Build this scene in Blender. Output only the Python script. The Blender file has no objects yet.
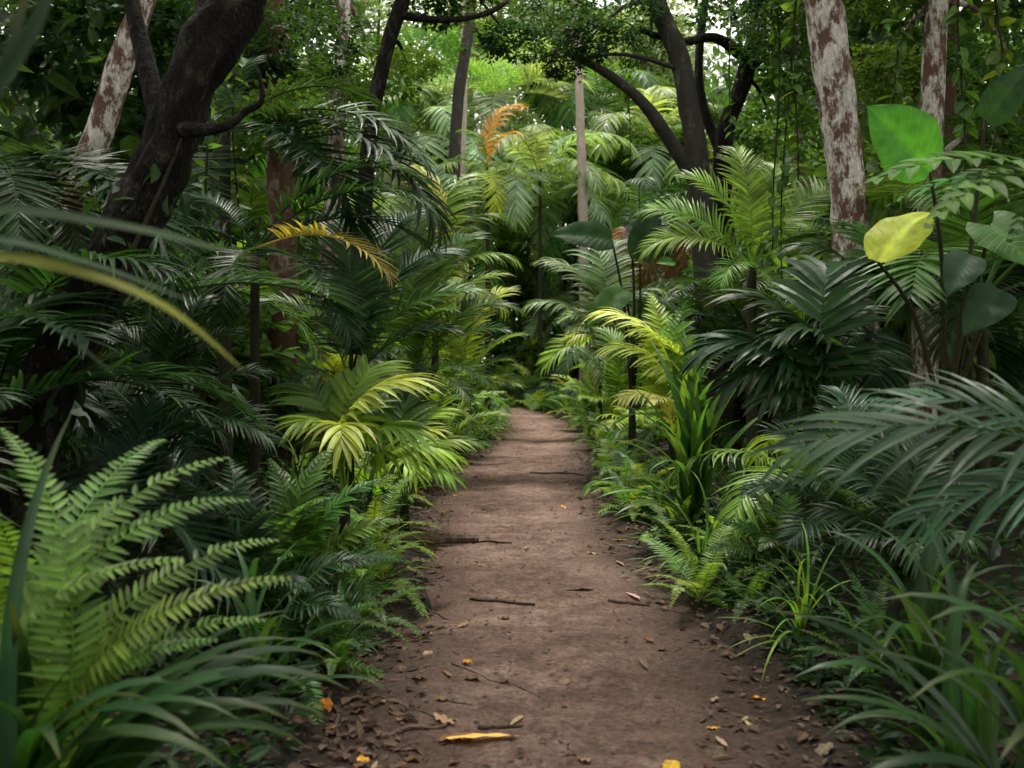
import bpy, math, random, time
import numpy as np
from mathutils import Vector, Matrix, noise
SC = bpy.context.scene
C = SC.collection
R = random.Random(11); rng = np.random.default_rng(11)
F, H, HY = 1000.0, 1.4, 354.0
pi = math.pi
def at(px, py, Y): return Vector(((px-512)*Y/F, Y, H-(py-HY)*Y/F))
def wx(px, Y): return (px-512)*Y/F

# ------------------------------------------------------------------ terrain functions
_ys = np.arange(-20, 80, .25)
_cx = np.interp(_ys, [-20,0,3.4,5.7,8,10.5,12.5,15,18,21,24,27,30,34,40,80], [.3,.22,.22,.17,.03,-.03,.06,.38,.6,.5,.15,-.6,-1.9,-4.2,-9,-42])
_k = np.ones(9)/9
_cx = np.convolve(np.pad(_cx, 4, mode='edge'), _k, 'valid')
def cx(y): return float(np.interp(y, _ys, _cx))
def wk(y): return float(np.interp(y, [7, 11, 14, 19, 25], [1., 1.1, 1.05, .84, .7]))
def sm(t): t = max(0., min(1., t)); return t*t*(3-2*t)
def nz(x, y, s, o=0.): return noise.noise(Vector((x*s+o, y*s-o, o*1.7)))
def gz(x, y):
    d = abs(x-cx(y)) + .26*nz(x, y, .9, 3) + .08*nz(x, y, 4., 3)
    s = sm((d-.62*wk(y))/.4)
    return -.06 + .10*s + .22*sm((d-.9)/2.5) + .06*s*nz(x, y, .9, 8) + .03*s*nz(x, y, 3.1, 2)
def pz(x, y):
    return .03*nz(x, y, 1.1, 5) + .02*nz(x, y, 3.7, 1) + .011*nz(x, y, 9.5, 4) + .005*nz(x, y, 23, 6)
def top(x, y): return max(gz(x, y), pz(x, y))

# ------------------------------------------------------------------ materials
def mat(name):
    m = bpy.data.materials.new(name); m.use_nodes = True
    nt = m.node_tree; nt.nodes.clear()
    return m, nt, nt.nodes, nt.links
def node(ns, t, **k):
    n = ns.new(t)
    for a, b in k.items(): setattr(n, a, b)
    return n
def math_n(ns, ls, op, a, b=None, clamp=False):
    n = ns.new('ShaderNodeMath'); n.operation = op; n.use_clamp = clamp
    for i, v in enumerate((a, b)):
        if v is None: continue
        if isinstance(v, (int, float)): n.inputs[i].default_value = v
        else: ls.new(v, n.inputs[i])
    return n.outputs[0]
def mixc(ns, ls, fac, a, b, blend='MIX'):
    n = ns.new('ShaderNodeMix'); n.data_type = 'RGBA'; n.blend_type = blend
    for i, v in ((0, fac), (6, a), (7, b)):
        if isinstance(v, (int, float)): n.inputs[i].default_value = v
        elif isinstance(v, tuple): n.inputs[i].default_value = (*v, 1)
        else: ls.new(v, n.inputs[i])
    return n.outputs[2]
def leaf_material(name, rough, trans, veins=False, spec=.36):
    m, nt, ns, ls = mat(name)
    oi = node(ns, 'ShaderNodeObjectInfo'); at_ = node(ns, 'ShaderNodeAttribute', attribute_name='lf')
    sep = node(ns, 'ShaderNodeSeparateColor'); ls.new(at_.outputs['Color'], sep.inputs[0])
    r, g, b = sep.outputs
    tc = node(ns, 'ShaderNodeTexCoord'); no = node(ns, 'ShaderNodeTexNoise')
    no.inputs['Scale'].default_value = 7; no.inputs['Detail'].default_value = 2; ls.new(tc.outputs['Object'], no.inputs['Vector'])
    v = math_n(ns, ls, 'ADD', math_n(ns, ls, 'MULTIPLY', b, .9), math_n(ns, ls, 'MULTIPLY', no.outputs[0], 1.1))
    v = math_n(ns, ls, 'ADD', v, .0)
    hs = node(ns, 'ShaderNodeHueSaturation'); ls.new(oi.outputs['Color'], hs.inputs['Color']); ls.new(v, hs.inputs['Value'])
    hs.inputs['Saturation'].default_value = 1.
    ls.new(math_n(ns, ls, 'ADD', math_n(ns, ls, 'MULTIPLY', oi.outputs['Random'], .05), .47), hs.inputs['Hue'])
    col = hs.outputs[0]
    mr = node(ns, 'ShaderNodeMapRange'); mr.inputs[1].default_value = .22; mr.inputs[2].default_value = 0.; ls.new(r, mr.inputs[0])
    lite = mixc(ns, ls, 1., col, (1.7, 1.7, 1.3), 'MULTIPLY')
    col = mixc(ns, ls, math_n(ns, ls, 'MULTIPLY', mr.outputs[0], .55), col, lite)
    if veins:
        q = math_n(ns, ls, 'SUBTRACT', math_n(ns, ls, 'MULTIPLY', g, 13.), math_n(ns, ls, 'MULTIPLY', r, 2.2))
        q = math_n(ns, ls, 'ABSOLUTE', math_n(ns, ls, 'SUBTRACT', math_n(ns, ls, 'FRACT', q), .5))
        m2 = node(ns, 'ShaderNodeMapRange'); m2.inputs[1].default_value = .09; m2.inputs[2].default_value = 0.; ls.new(q, m2.inputs[0])
        vein = m2.outputs[0]
        col = mixc(ns, ls, math_n(ns, ls, 'MULTIPLY', vein, .4), col, lite)
    m3 = node(ns, 'ShaderNodeMapRange'); m3.inputs[1].default_value = .8; m3.inputs[2].default_value = 1.1; ls.new(g, m3.inputs[0])
    tipf = math_n(ns, ls, 'MULTIPLY', m3.outputs[0], math_n(ns, ls, 'MULTIPLY', no.outputs[0], .8))
    col = mixc(ns, ls, tipf, col, (.16, .11, .035))
    p = node(ns, 'ShaderNodeBsdfPrincipled'); ls.new(col, p.inputs['Base Color'])
    rr = math_n(ns, ls, 'ADD', math_n(ns, ls, 'MULTIPLY', no.outputs[0], .25), rough-.12); ls.new(rr, p.inputs['Roughness'])
    p.inputs['Specular IOR Level'].default_value = spec
    if veins:
        bu = node(ns, 'ShaderNodeBump'); bu.inputs['Strength'].default_value = .35; bu.inputs['Distance'].default_value = .01
        ls.new(vein, bu.inputs['Height']); ls.new(bu.outputs[0], p.inputs['Normal'])
    t = node(ns, 'ShaderNodeBsdfTranslucent')
    ls.new(mixc(ns, ls, 1., col, (2.1, 2.0, .7), 'MULTIPLY'), t.inputs['Color'])
    mx = node(ns, 'ShaderNodeMixShader'); mx.inputs[0].default_value = trans
    ls.new(p.outputs[0], mx.inputs[1]); ls.new(t.outputs[0], mx.inputs[2])
    o = node(ns, 'ShaderNodeOutputMaterial'); ls.new(mx.outputs[0], o.inputs[0])
    return m
M_LEAF = leaf_material('palm leaf', .42, .37, False, .26)
M_MATTE = leaf_material('matte blade', .6, .3, False, .15)
M_BROAD = leaf_material('broad leaf', .5, .42, True, .22)
M_SMALL = leaf_material('tree leaf', .5, .4, False, .2)
M_DRY = leaf_material('dry leaf', .75, .1, True, .2)

def bark_material(name, base, dark, patch, thr, wid=.06, scale=5., bump=.03):
    m, nt, ns, ls = mat(name)
    tc = node(ns, 'ShaderNodeTexCoord')
    mp = node(ns, 'ShaderNodeMapping'); mp.inputs['Scale'].default_value = (1, 1, .45); ls.new(tc.outputs['Object'], mp.inputs[0])
    def noi(s, d=5, ro=.6):
        n = node(ns, 'ShaderNodeTexNoise'); n.inputs['Scale'].default_value = s; n.inputs['Detail'].default_value = d; n.inputs['Roughness'].default_value = ro
        ls.new(mp.outputs[0], n.inputs['Vector']); return n.outputs[0]
    a = noi(9.); b = noi(scale, 8, .74); c = noi(34., 4, .7)
    col = mixc(ns, ls, a, dark, base)
    mr = node(ns, 'ShaderNodeMapRange'); mr.inputs[1].default_value = thr; mr.inputs[2].default_value = thr+wid; ls.new(b, mr.inputs[0])
    cm = node(ns, 'ShaderNodeMapRange'); cm.inputs[1].default_value = .3; cm.inputs[2].default_value = .65; ls.new(c, cm.inputs[0])
    pc = mixc(ns, ls, cm.outputs[0], tuple(.45*k for k in patch), patch)
    col = mixc(ns, ls, mr.outputs[0], col, pc)
    p = node(ns, 'ShaderNodeBsdfPrincipled'); ls.new(col, p.inputs['Base Color']); p.inputs['Roughness'].default_value = .9
    p.inputs['Specular IOR Level'].default_value = .2
    bu = node(ns, 'ShaderNodeBump'); bu.inputs['Strength'].default_value = 1.; bu.inputs['Distance'].default_value = bump
    ls.new(math_n(ns, ls, 'ADD', math_n(ns, ls, 'MULTIPLY', c, .7), a), bu.inputs['Height']); ls.new(bu.outputs[0], p.inputs['Normal'])
    o = node(ns, 'ShaderNodeOutputMaterial'); ls.new(p.outputs[0], o.inputs[0])
    return m
M_BARKD = bark_material('dark mossy bark', (.024, .019, .015), (.004, .003, .003), (.085, .085, .06), .53, .1, 9., .14)
M_BARKW = bark_material('mottled lichen bark', (.2, .105, .075), (.08, .045, .035), (.8, .73, .67), .47, .08, 8.)
M_BARKR = bark_material('reddish bark', (.14, .072, .048), (.045, .026, .02), (.34, .26, .21), .54, .1)
M_BARKG = bark_material('grey bark', (.075, .065, .055), (.022, .02, .017), (.2, .19, .165), .56, .12)
M_BARKP = bark_material('pale bark', (.42, .36, .29), (.2, .16, .12), (.55, .5, .43), .55, .12)
M_STEM = bark_material('palm stem', (.05, .05, .026), (.02, .02, .013), (.10, .08, .045), .58, .1)
M_STICK = bark_material('dead wood', (.10, .07, .052), (.03, .022, .018), (.2, .16, .13), .62, .1, 9., .02)
M_LOG = bark_material('rotten branch', (.2, .13, .1), (.07, .045, .036), (.34, .25, .2), .52, .12, 8., .03)

def soil_material(name, cols, edge=None):
    m, nt, ns, ls = mat(name)
    tc = node(ns, 'ShaderNodeTexCoord')
    def noi(s, d=6, ro=.6):
        n = node(ns, 'ShaderNodeTexNoise'); n.inputs['Scale'].default_value = s; n.inputs['Detail'].default_value = d; n.inputs['Roughness'].default_value = ro
        ls.new(tc.outputs['Object'], n.inputs['Vector']); return n.outputs[0]
    a, b, c, d4 = noi(.9, 8, .62), noi(6., 8, .72), noi(38., 6, .75), noi(150., 3, .7)
    cr = node(ns, 'ShaderNodeValToRGB'); e = cr.color_ramp.elements
    e[0].position = .39; e[0].color = (*cols[0], 1); e[1].position = .61; e[1].color = (*cols[2], 1)
    q = e.new(.5); q.color = (*cols[1], 1)
    f = math_n(ns, ls, 'ADD', math_n(ns, ls, 'MULTIPLY', a, .5), math_n(ns, ls, 'MULTIPLY', b, .5)); ls.new(f, cr.inputs[0])
    cm = node(ns, 'ShaderNodeMapRange'); cm.inputs[1].default_value = .3; cm.inputs[2].default_value = .7; ls.new(c, cm.inputs[0])
    col = mixc(ns, ls, 1., cr.outputs[0], mixc(ns, ls, cm.outputs[0], (.42, .4, .39), (1.5, 1.5, 1.5)), 'MULTIPLY')
    vo = node(ns, 'ShaderNodeTexVoronoi'); vo.inputs['Scale'].default_value = 60; ls.new(tc.outputs['Object'], vo.inputs['Vector'])
    m2 = node(ns, 'ShaderNodeMapRange'); m2.inputs[1].default_value = .24; m2.inputs[2].default_value = .12; ls.new(vo.outputs['Distance'], m2.inputs[0])
    mg = node(ns, 'ShaderNodeMapRange'); mg.inputs[1].default_value = .47; mg.inputs[2].default_value = .62; ls.new(b, mg.inputs[0])
    peb = math_n(ns, ls, 'MULTIPLY', m2.outputs[0], mg.outputs[0])
    col = mixc(ns, ls, math_n(ns, ls, 'MULTIPLY', peb, .5), col, tuple(1.6*k for k in cols[2]))
    if edge:
        av = node(ns, 'ShaderNodeAttribute', attribute_name='lf'); sp = node(ns, 'ShaderNodeSeparateColor'); ls.new(av.outputs['Color'], sp.inputs[0])
        w = math_n(ns, ls, 'ADD', sp.outputs[0], math_n(ns, ls, 'MULTIPLY', math_n(ns, ls, 'SUBTRACT', b, .5), 1.2))
        m3 = node(ns, 'ShaderNodeMapRange'); m3.inputs[1].default_value = .38; m3.inputs[2].default_value = .88; ls.new(w, m3.inputs[0])
        col = mixc(ns, ls, m3.outputs[0], col, mixc(ns, ls, cm.outputs[0], tuple(.45*k for k in edge), edge))
    p = node(ns, 'ShaderNodeBsdfPrincipled'); ls.new(col, p.inputs['Base Color']); p.inputs['Roughness'].default_value = .88
    p.inputs['Specular IOR Level'].default_value = .25
    h = math_n(ns, ls, 'ADD', math_n(ns, ls, 'MULTIPLY', c, .6), math_n(ns, ls, 'MULTIPLY', d4, .25))
    h = math_n(ns, ls, 'ADD', h, math_n(ns, ls, 'ADD', math_n(ns, ls, 'MULTIPLY', peb, .35), b))
    bu = node(ns, 'ShaderNodeBump'); bu.inputs['Strength'].default_value = 1.; bu.inputs['Distance'].default_value = .07
    ls.new(h, bu.inputs['Height']); ls.new(bu.outputs[0], p.inputs['Normal'])
    o = node(ns, 'ShaderNodeOutputMaterial'); ls.new(p.outputs[0], o.inputs[0])
    return m
M_PATH = soil_material('trodden earth', ((.115, .065, .047), (.24, .15, .118), (.43, .295, .24)), (.06, .038, .028))
M_SOIL = soil_material('forest humus', ((.016, .011, .009), (.03, .021, .015), (.05, .035, .024)))

# ------------------------------------------------------------------ mesh builder
class MB:
    def __init__(s): s.v = []; s.f = []; s.c = []
    def strip(s, pts, sides, ups, ws, fold, b):
        n0 = len(s.v); n = len(pts)
        for i in range(n):
            p, sd, u, w = pts[i], sides[i], ups[i], ws[i]; t = i/(n-1)
            s.v += [p - sd*w + u*(w*fold), p, p + sd*w + u*(w*fold)]
            s.c += [(1, t, b, 1), (0, t, b, 1), (1, t, b, 1)]
        for i in range(n-1):
            a = n0+3*i
            s.f += [(a, a+1, a+4, a+3), (a+1, a+2, a+5, a+4)]
    def leaflet(s, base, d, up, L, W, droop, segs, b, fold=.35, strap=False):
        side = d.cross(up)
        if side.length < 1e-4: side = Vector((0, 1, 0))
        side.normalize(); p = base.copy(); dv = d.normalized()
        P, S, U, Ws = [], [], [], []
        for i in range(segs+1):
            t = i/segs
            w = W*(min(1, .55+2.5*t)*(1-t**3.2) if strap else min(1, .35+3.2*t)*(1-t**2.4)) + W*.03
            P.append(p.copy()); S.append(side); U.append(side.cross(dv)); Ws.append(w)
            dv = (dv + Vector((0, 0, -droop/segs*(.4+1.2*t)))).normalized(); p = p + dv*(L/segs)
        s.strip(P, S, U, Ws, fold, b); return p
    def tube(s, pts, rads, sides=8, sub=4, wob=0., seed=0., cap=False):
        pts = [Vector(p) for p in pts]; n = len(pts); Q = []; RR = []
        for i in range(n-1):
            p0, p1, p2, p3 = pts[max(i-1, 0)], pts[i], pts[i+1], pts[min(i+2, n-1)]
            for k in range(sub):
                t = k/sub
                Q.append(.5*((2*p1)+(p2-p0)*t+(2*p0-5*p1+4*p2-p3)*t*t+(3*p1-p0-3*p2+p3)*t**3)); RR.append(rads[i]*(1-t)+rads[i+1]*t)
        Q.append(pts[-1]); RR.append(rads[-1])
        n0 = len(s.v); ref = Vector((.31, .95, .02))
        for i, q in enumerate(Q):
            T = (Q[min(i+1, len(Q)-1)]-Q[max(i-1, 0)]).normalized()
            a = (ref - T*ref.dot(T))
            if a.length < .05: a = Vector((0, 0, 1)) - T*T.z
            a.normalize(); b = T.cross(a)
            for k in range(sides):
                an = 2*pi*k/sides; dr = a*math.cos(an)+b*math.sin(an); r = RR[i]
                if wob: r *= 1 + wob*noise.noise(q*2.2+dr*1.1+Vector((seed, 0, 0))) + wob*.6*noise.noise(q*7+dr*2+Vector((seed, 0, 0)))
                s.v.append(q+dr*r); s.c.append((0, .3, .5, 1))
        for i in range(len(Q)-1):
            for k in range(sides):
                a = n0+i*sides+k; b2 = n0+i*sides+(k+1) % sides
                s.f.append((a, b2, b2+sides, a+sides))
        s.f.append(tuple(n0+len(Q)*sides-sides+k for k in range(sides)))
        if cap: s.f.append(tuple(n0+sides-1-k for k in range(sides)))
    def mesh(s, name, m, smooth=True):
        me = bpy.data.meshes.new(name); me.from_pydata([tuple(v) for v in s.v], [], s.f)
        a = me.color_attributes.new('lf', 'FLOAT_COLOR', 'POINT'); a.data.foreach_set('color', np.array(s.c, dtype=np.float32).ravel())
        if smooth: me.polygons.foreach_set('use_smooth', [True]*len(me.polygons))
        me.materials.append(m); me.update(); return me

def cloud_mesh(name, cen, dirs, size, aspect, m, nj=.5, shade=None):
    N = len(cen); d = dirs/np.linalg.norm(dirs, axis=1)[:, None]
    up = np.array([0, 0, 1.]) + rng.normal(0, nj, (N, 3))
    s = np.cross(d, up); s /= np.linalg.norm(s, axis=1)[:, None]+1e-9; n = np.cross(s, d)
    sz = size[:, None]
    def P(a, b, c): return cen + sz*(a*d + b*aspect*s + c*n)
    V = np.stack([P(0,0,0), P(.3,.46,.07), P(.65,.4,.03), P(1,0,-.14), P(.65,-.4,.03), P(.3,-.46,.07), P(.33,0,0), P(.68,0,-.05)], 1).reshape(-1, 3)
    base = (np.arange(N)*8)[:, None]
    tri = np.concatenate([base+np.array(t) for t in ((0,1,6), (2,3,7), (3,4,7), (5,0,6))]).tolist()
    qd = np.concatenate([base+np.array(t) for t in ((1,2,7,6), (4,5,6,7))]).tolist()
    me = bpy.data.meshes.new(name); me.from_pydata(V, [], tri+qd)
    b = rng.random(N) if shade is None else shade
    col = np.zeros((N, 8, 4), np.float32); col[:, :, 0] = [0,1,1,.3,1,1,0,0]; col[:, :, 1] = [0,.3,.65,1,.65,.3,.33,.68]; col[:, :, 2] = b[:, None]; col[:, :, 3] = 1
    a = me.color_attributes.new('lf', 'FLOAT_COLOR', 'POINT'); a.data.foreach_set('color', col.ravel())
    me.materials.append(m); me.update(); return me

# ------------------------------------------------------------------ object helpers
def obj(name, me, parent=None, loc=(0,0,0), rot=(0,0,0), sc=1., col=None):
    o = bpy.data.objects.new(name, me); C.objects.link(o)
    o.parent = parent; o.location = loc; o.rotation_euler = rot
    o.scale = (sc,)*3 if not hasattr(sc, '__len__') else sc
    if col: o.color = (*col, 1)
    return o
AUTO = []
def tag(o, look, cat, group=None, label=None):
    o['category'] = cat
    if group: o['group'] = group
    if label: o['label'] = label
    else: AUTO.append((o, look))
def root(name, loc): 
    o = bpy.data.objects.new(name, None); C.objects.link(o); o.location = loc; o.empty_display_size = .1; return o
def struct(name, me): 
    o = obj(name, me); o['kind'] = 'structure'; return o
def vcol(c, j=.25):
    k = 1+R.uniform(-j, j); return (c[0]*k*(1+R.uniform(-.15, .15)), c[1]*k, c[2]*k*(1+R.uniform(-.15, .15)))
DARK=(.018,.048,.017); BLUE=(.02,.052,.026); MID=(.062,.135,.03); FRESH=(.15,.26,.048); LIME=(.27,.38,.06); YEL=(.6,.66,.27); OR=(.5,.25,.05); BROWN=(.13,.075,.035); PALE_HAZE=(.19,.27,.15)  # the last green is lightened: distance haze put into the leaf colour

# ------------------------------------------------------------------ leaf meshes
TIP = {}
def make_frond(name, L, n, ll, lw, e0, arch, pet, a0, a1, vee, droop, prof, segs, seed, rr=.008, m=None):
    r = random.Random(seed); mb = MB(); K = 28; pts = []; Ts = []; p = Vector(); yaw = 0; yk = r.uniform(-.25, .25)
    for i in range(K+1):
        t = i/K; e = e0-arch*t**1.5; y = yk*t*t
        T = Vector((math.cos(e)*math.cos(y), math.cos(e)*math.sin(y), math.sin(e)))
        pts.append(p.copy()); Ts.append(T); p = p+T*(L/K)
    mb.tube(pts[::4], [rr*L*(1-.85*i/7) for i in range(8)], 5, 2)
    for i in range(n):
        t = i/(n-1); q = pet+(1-pet)*t; fi = q*K; k = min(int(fi), K-1); u = fi-k
        b0 = pts[k].lerp(pts[k+1], u); T = Ts[k].lerp(Ts[k+1], u).normalized()
        sd = Vector((0, 1, 0)); sd = (sd-T*sd.dot(T)).normalized(); N = T.cross(sd); N = N if N.z > 0 else -N
        a = a0+(a1-a0)*t
        for sg in (-1, 1):
            if r.random() < .03: continue
            aa = a+r.uniform(-.09, .09); vv = vee*(1-.5*t)+r.uniform(-.12, .12)
            d = (sd*sg*math.sin(aa)+T*math.cos(aa)+N*vv).normalized()
            mb.leaflet(b0, d, N, ll*prof(t)*r.uniform(.9, 1.07), lw*(.6+.4*prof(t)), droop*r.uniform(.7, 1.3), segs, r.random(), .3)
    me = mb.mesh(name, m or M_LEAF, False); TIP[me.name] = pts[-1].copy(); return me
pp = lambda t: .35+.65*math.sin(pi*(.18+.72*t))**.9 if t < .93 else .5
fp = lambda t: min(1, .55+2*t)*(1-.93*t**1.6)+.03
pl = lambda t: .75+.25*math.sin(pi*t)
PALM = [make_frond('palm frond', 1.7, 32+2*i, .42+.03*(i % 3), .019, 1.3, 1.25+.12*i, .2, 1.15, .5, .35, .55+.1*(i % 3), pp, 5, i) for i in range(5)]
SOFT = [make_frond('soft palm frond', 1.6, 30, .46, .021, 1.3, 1.75+.1*i, .16, 1.1, .45, .15, 1.2, pp, 6, 20+i) for i in range(3)]
FINE = [make_frond('fine palm frond', 1.2, 21, .36, .0125, 1.2, 1.3+.2*i, .16, 1.05, .4, .1, .75, pp, 7, 30+i, .006, M_LEAF) for i in range(3)]
ROUND = [make_frond('drooping broad frond', 1.1, 17, .4, .028, 1.25, 1.7+.2*i, .36, 1.2, .35, .15, 1.1, pl, 7, 35+i, .007) for i in range(3)]
PLEAT = [make_frond('pleated palm leaf', 1.2, 15, .46, .038, 1.2, 1.2+.25*i, .42, 1.25, .15, .15, .85, pl, 6, 38+i, .007) for i in range(2)]
FERN = [make_frond('fern frond', 1.0, 38, .115, .0125, 1.25, .95+.2*i, .12, 1.35, .9, .12, .25, fp, 3, 40+i, .006) for i in range(4)]
NEARF = [make_frond('near fern frond', 1.0, 58, .115, .008, 1.35, 1.6+.2*i, .08, 1.4, 1.0, .05, .35, fp, 4, 50+i, .005) for i in range(4)]
WFERN = [make_frond('wide fern frond', 1.0, 26, .26, .02, 1.25, 1.3+.2*i, .16, 1.25, .6, .15, .6, fp, 4, 60+i, .006) for i in range(3)]
BROADF = [make_frond('pinnate leaf', 1.0, 11, .24, .034, .6, .7, .16, 1.2, .6, .1, .3, fp, 6, 70+i, .006, M_MATTE) for i in range(2)]
def make_strap(name, L, W, e0, arch, seed, fold=.35):
    r = random.Random(seed); mb = MB(); K = 14; P, S, U, Ws = [], [], [], []; p = Vector(); yk = r.uniform(-.4, .4)
    for i in range(K+1):
        t = i/K; e = e0-arch*t**1.7; y = yk*t*t
        T = Vector((math.cos(e)*math.cos(y), math.cos(e)*math.sin(y), math.sin(e))); s = Vector((math.sin(y), -math.cos(y), 0))
        P.append(p.copy()); S.append(s); U.append(s.cross(T)); Ws.append(W*(min(1, .6+2*t)*(1-t**3)+.02)); p = p+T*(L/K)
    mb.strip(P, S, U, Ws, fold, r.random()); me = mb.mesh(name, M_LEAF); TIP[me.name] = P[-1].copy(); return me
STRAP = [make_strap('strap leaf', 1., .022+.004*(i % 3), 1.35, .5+.32*i, 80+i) for i in range(6)]
WIDE = [make_strap('wide strap leaf', 1., .034+.004*(i % 3), 1.3, .6+.35*i, 180+i, .25) for i in range(6)]
THIN = [make_strap('narrow strap leaf', 1., .012, 1.3, .9+.35*i, 90+i) for i in range(4)]
def make_broad(name, L, W, pet, e0, earch, arch, heart, seed, m=None, rip=.02, vs=1., expo=None):
    r = random.Random(seed); mb = MB(); p = Vector(); K = 8; pts = []
    for i in range(K+1):
        t = i/K; e = e0-earch*t**1.5; pts.append(p.copy()); p = p+Vector((math.cos(e), 0, math.sin(e)))*(pet/K)
    if pet > .02: mb.tube(pts, [.009*max(L, .4)*(1-.4*i/K) for i in range(K+1)], 6, 1)
    e1 = e0-earch-.35; p = pts[-1].copy(); NV, NU = 16, 10; n0 = len(mb.v); side = Vector((0, 1, 0)); b = r.random() if vs == 1 else .5; ph = r.uniform(0, 6)
    for j in range(NV+1):
        v = j/NV; e = e1-arch*v**1.3; T = Vector((math.cos(e), 0, math.sin(e))); N = Vector((-math.sin(e), 0, math.cos(e)))
        w = W*(math.sin(pi*min(1, .04+.96*v)**(expo or (.62 if heart else .85)))**.8 if v < 1 else 0)+.002
        for k in range(NU+1):
            u = 2*k/NU-1; au = abs(u)
            q = p + side*(u*w) + N*(au*w*.28 - .16*w*au**3 + rip*L*au*math.sin(v*19+ph+u*1.5)) - T*(heart*L*au**1.6*(1-v)**2.5) + T*(.10*L*au*(1-au)*v)
            mb.v.append(q); mb.c.append((au, v*vs, b, 1))
        p = p+T*(L/NV)
    for j in range(NV):
        for k in range(NU):
            a = n0+j*(NU+1)+k; mb.f.append((a, a+1, a+NU+2, a+NU+1))
    me = mb.mesh(name, m or M_BROAD); TIP[me.name] = p.copy(); return me
HEART = [make_broad('heart leaf', .42, .17, .75, 1.35, .35, .8+.25*i, .25, 100+i) for i in range(3)]
BLADE = [make_broad('broad leaf blade', 1., (.46, .27, .36)[i], .0, .5, .1, (.45, .5, .6)[i], (.22, .02, .0)[i], 105+i, None, .014, .76, (None, None, .8)[i]) for i in range(3)]
PADDLE = [make_broad('paddle leaf', .85, .13, .5, 1.4, .3, .9+.35*i, .0, 110+i, rip=.012) for i in range(3)]
def make_grass(name, n, seed, W=.008, L=.75):
    r = random.Random(seed); mb = MB()
    for i in range(n):
        az = r.uniform(0, 2*pi); e = r.uniform(.7, 1.5); d = Vector((math.cos(az)*math.cos(e), math.sin(az)*math.cos(e), math.sin(e)))
        mb.leaflet(Vector((math.cos(az), math.sin(az), 0))*r.uniform(0, .1), d, Vector((0, 0, 1)), L*r.uniform(.55, 1.1), W*r.uniform(.7, 1.3), r.uniform(.9, 2.2), 8, r.random(), .35, True)
    return mb.mesh(name, M_LEAF)
GRASS = [make_grass('grass clump', 90, 130+i) for i in range(3)]
def clusters(nc, per, rad, spread, flat=.75, shell=.45):
    th = rng.normal(0, 1, (nc, 3)); th /= np.linalg.norm(th, axis=1)[:, None]
    r = (shell+(1-shell)*rng.random(nc)**.6)[:, None]; cc = th*r*rad*np.array([1, 1, flat])
    cc = np.repeat(cc, per, 0); off = rng.normal(0, spread, (nc*per, 3))*np.array([1, 1, .65])
    dirs = off*1.5/spread*.5 + cc/rad*.6 + rng.normal(0, .35, off.shape) + np.array([0, 0, -.35])
    sh = np.clip(np.repeat(rng.random(nc), per)*.6+rng.random(nc*per)*.5, 0, 1)
    return cc+off, dirs, sh
def crown_mesh(nc, per, ls, asp):
    c, d, sh = clusters(nc, per, 1., .14); return cloud_mesh('tree crown', c, d, ls*(.7+.6*rng.random(len(c))), asp, M_SMALL, .5, sh)
CROWN = [crown_mesh(54, 30, .11, .5) for i in range(3)] + [crown_mesh(40, 28, .16, .6)]
def shrub_mesh(nc, per, ls, asp):
    c, d, sh = clusters(nc, per, .5, .13, 1., .2); c[:, 2] = (c[:, 2]+.5)*1.15+.12
    return cloud_mesh('shrub foliage', c, d, ls*(.7+.6*rng.random(len(c))), asp, M_SMALL, .5, sh)
SHRUB = [shrub_mesh(34, 30, .10, .42), shrub_mesh(30, 26, .13, .55), shrub_mesh(40, 34, .085, .4)]
mb = MB()
for i in range(6):
    a = i*1.05; mb.tube([(0, 0, 0), (.1*math.cos(a), .1*math.sin(a), .4), (.28*math.cos(a+.3), .28*math.sin(a+.3), .85)], [.016, .011, .005], 6, 3)
SHRUBSTEM = mb.mesh('shrub stems', M_STEM)

# ------------------------------------------------------------------ plants
# what grows in front of the plants one sees through the gaps: (left, right, top, bottom) of a sight line and how far it runs
SIGHT = [(598, 735, 285, 420, 9.4), (640, 860, 150, 320, 8.7), (855, 940, 95, 275, 4.8), (815, 868, 0, 215, 7.8), (265, 455, 335, 475, 5.7), (485, 560, 80, 215, 18), (100, 265, 0, 200, 4.9), (40, 130, 245, 330, 4.6), (0, 80, 340, 420, 4.6), (620, 775, 318, 490, 7.), (0, 290, 420, 660, 2.9), (535, 612, 220, 310, 12.5), (475, 590, 430, 490, 14), (508, 550, 398, 430, 22), (780, 1024, 380, 700, 2.85),
         (62, 150, 0, 205, 7.8), (268, 300, 215, 320, 10.3), (318, 340, 225, 300, 12.8), (905, 955, 0, 165, 9.7), (440, 620, 60, 290, 27), (705, 860, 255, 370, 6.)]
def proj(p): return 512+F*p.x/p.y, HY-F*(p.z-H)/p.y
TRUNKS = [(62, 150, 0, 205, 7.8), (268, 300, 215, 320, 10.3), (815, 868, 0, 235, 7.8), (905, 955, 0, 165, 9.7), (640, 770, 0, 180, 12.5), (420, 640, 40, 290, 33)]
def hides(p, s):
    if p.y < 1: return False
    px, py = proj(p); m = s*F/p.y
    return any(a-m < px < b+m and c-m < py < d+m and p.y < e for a, b, c, d, e in TRUNKS)
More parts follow.
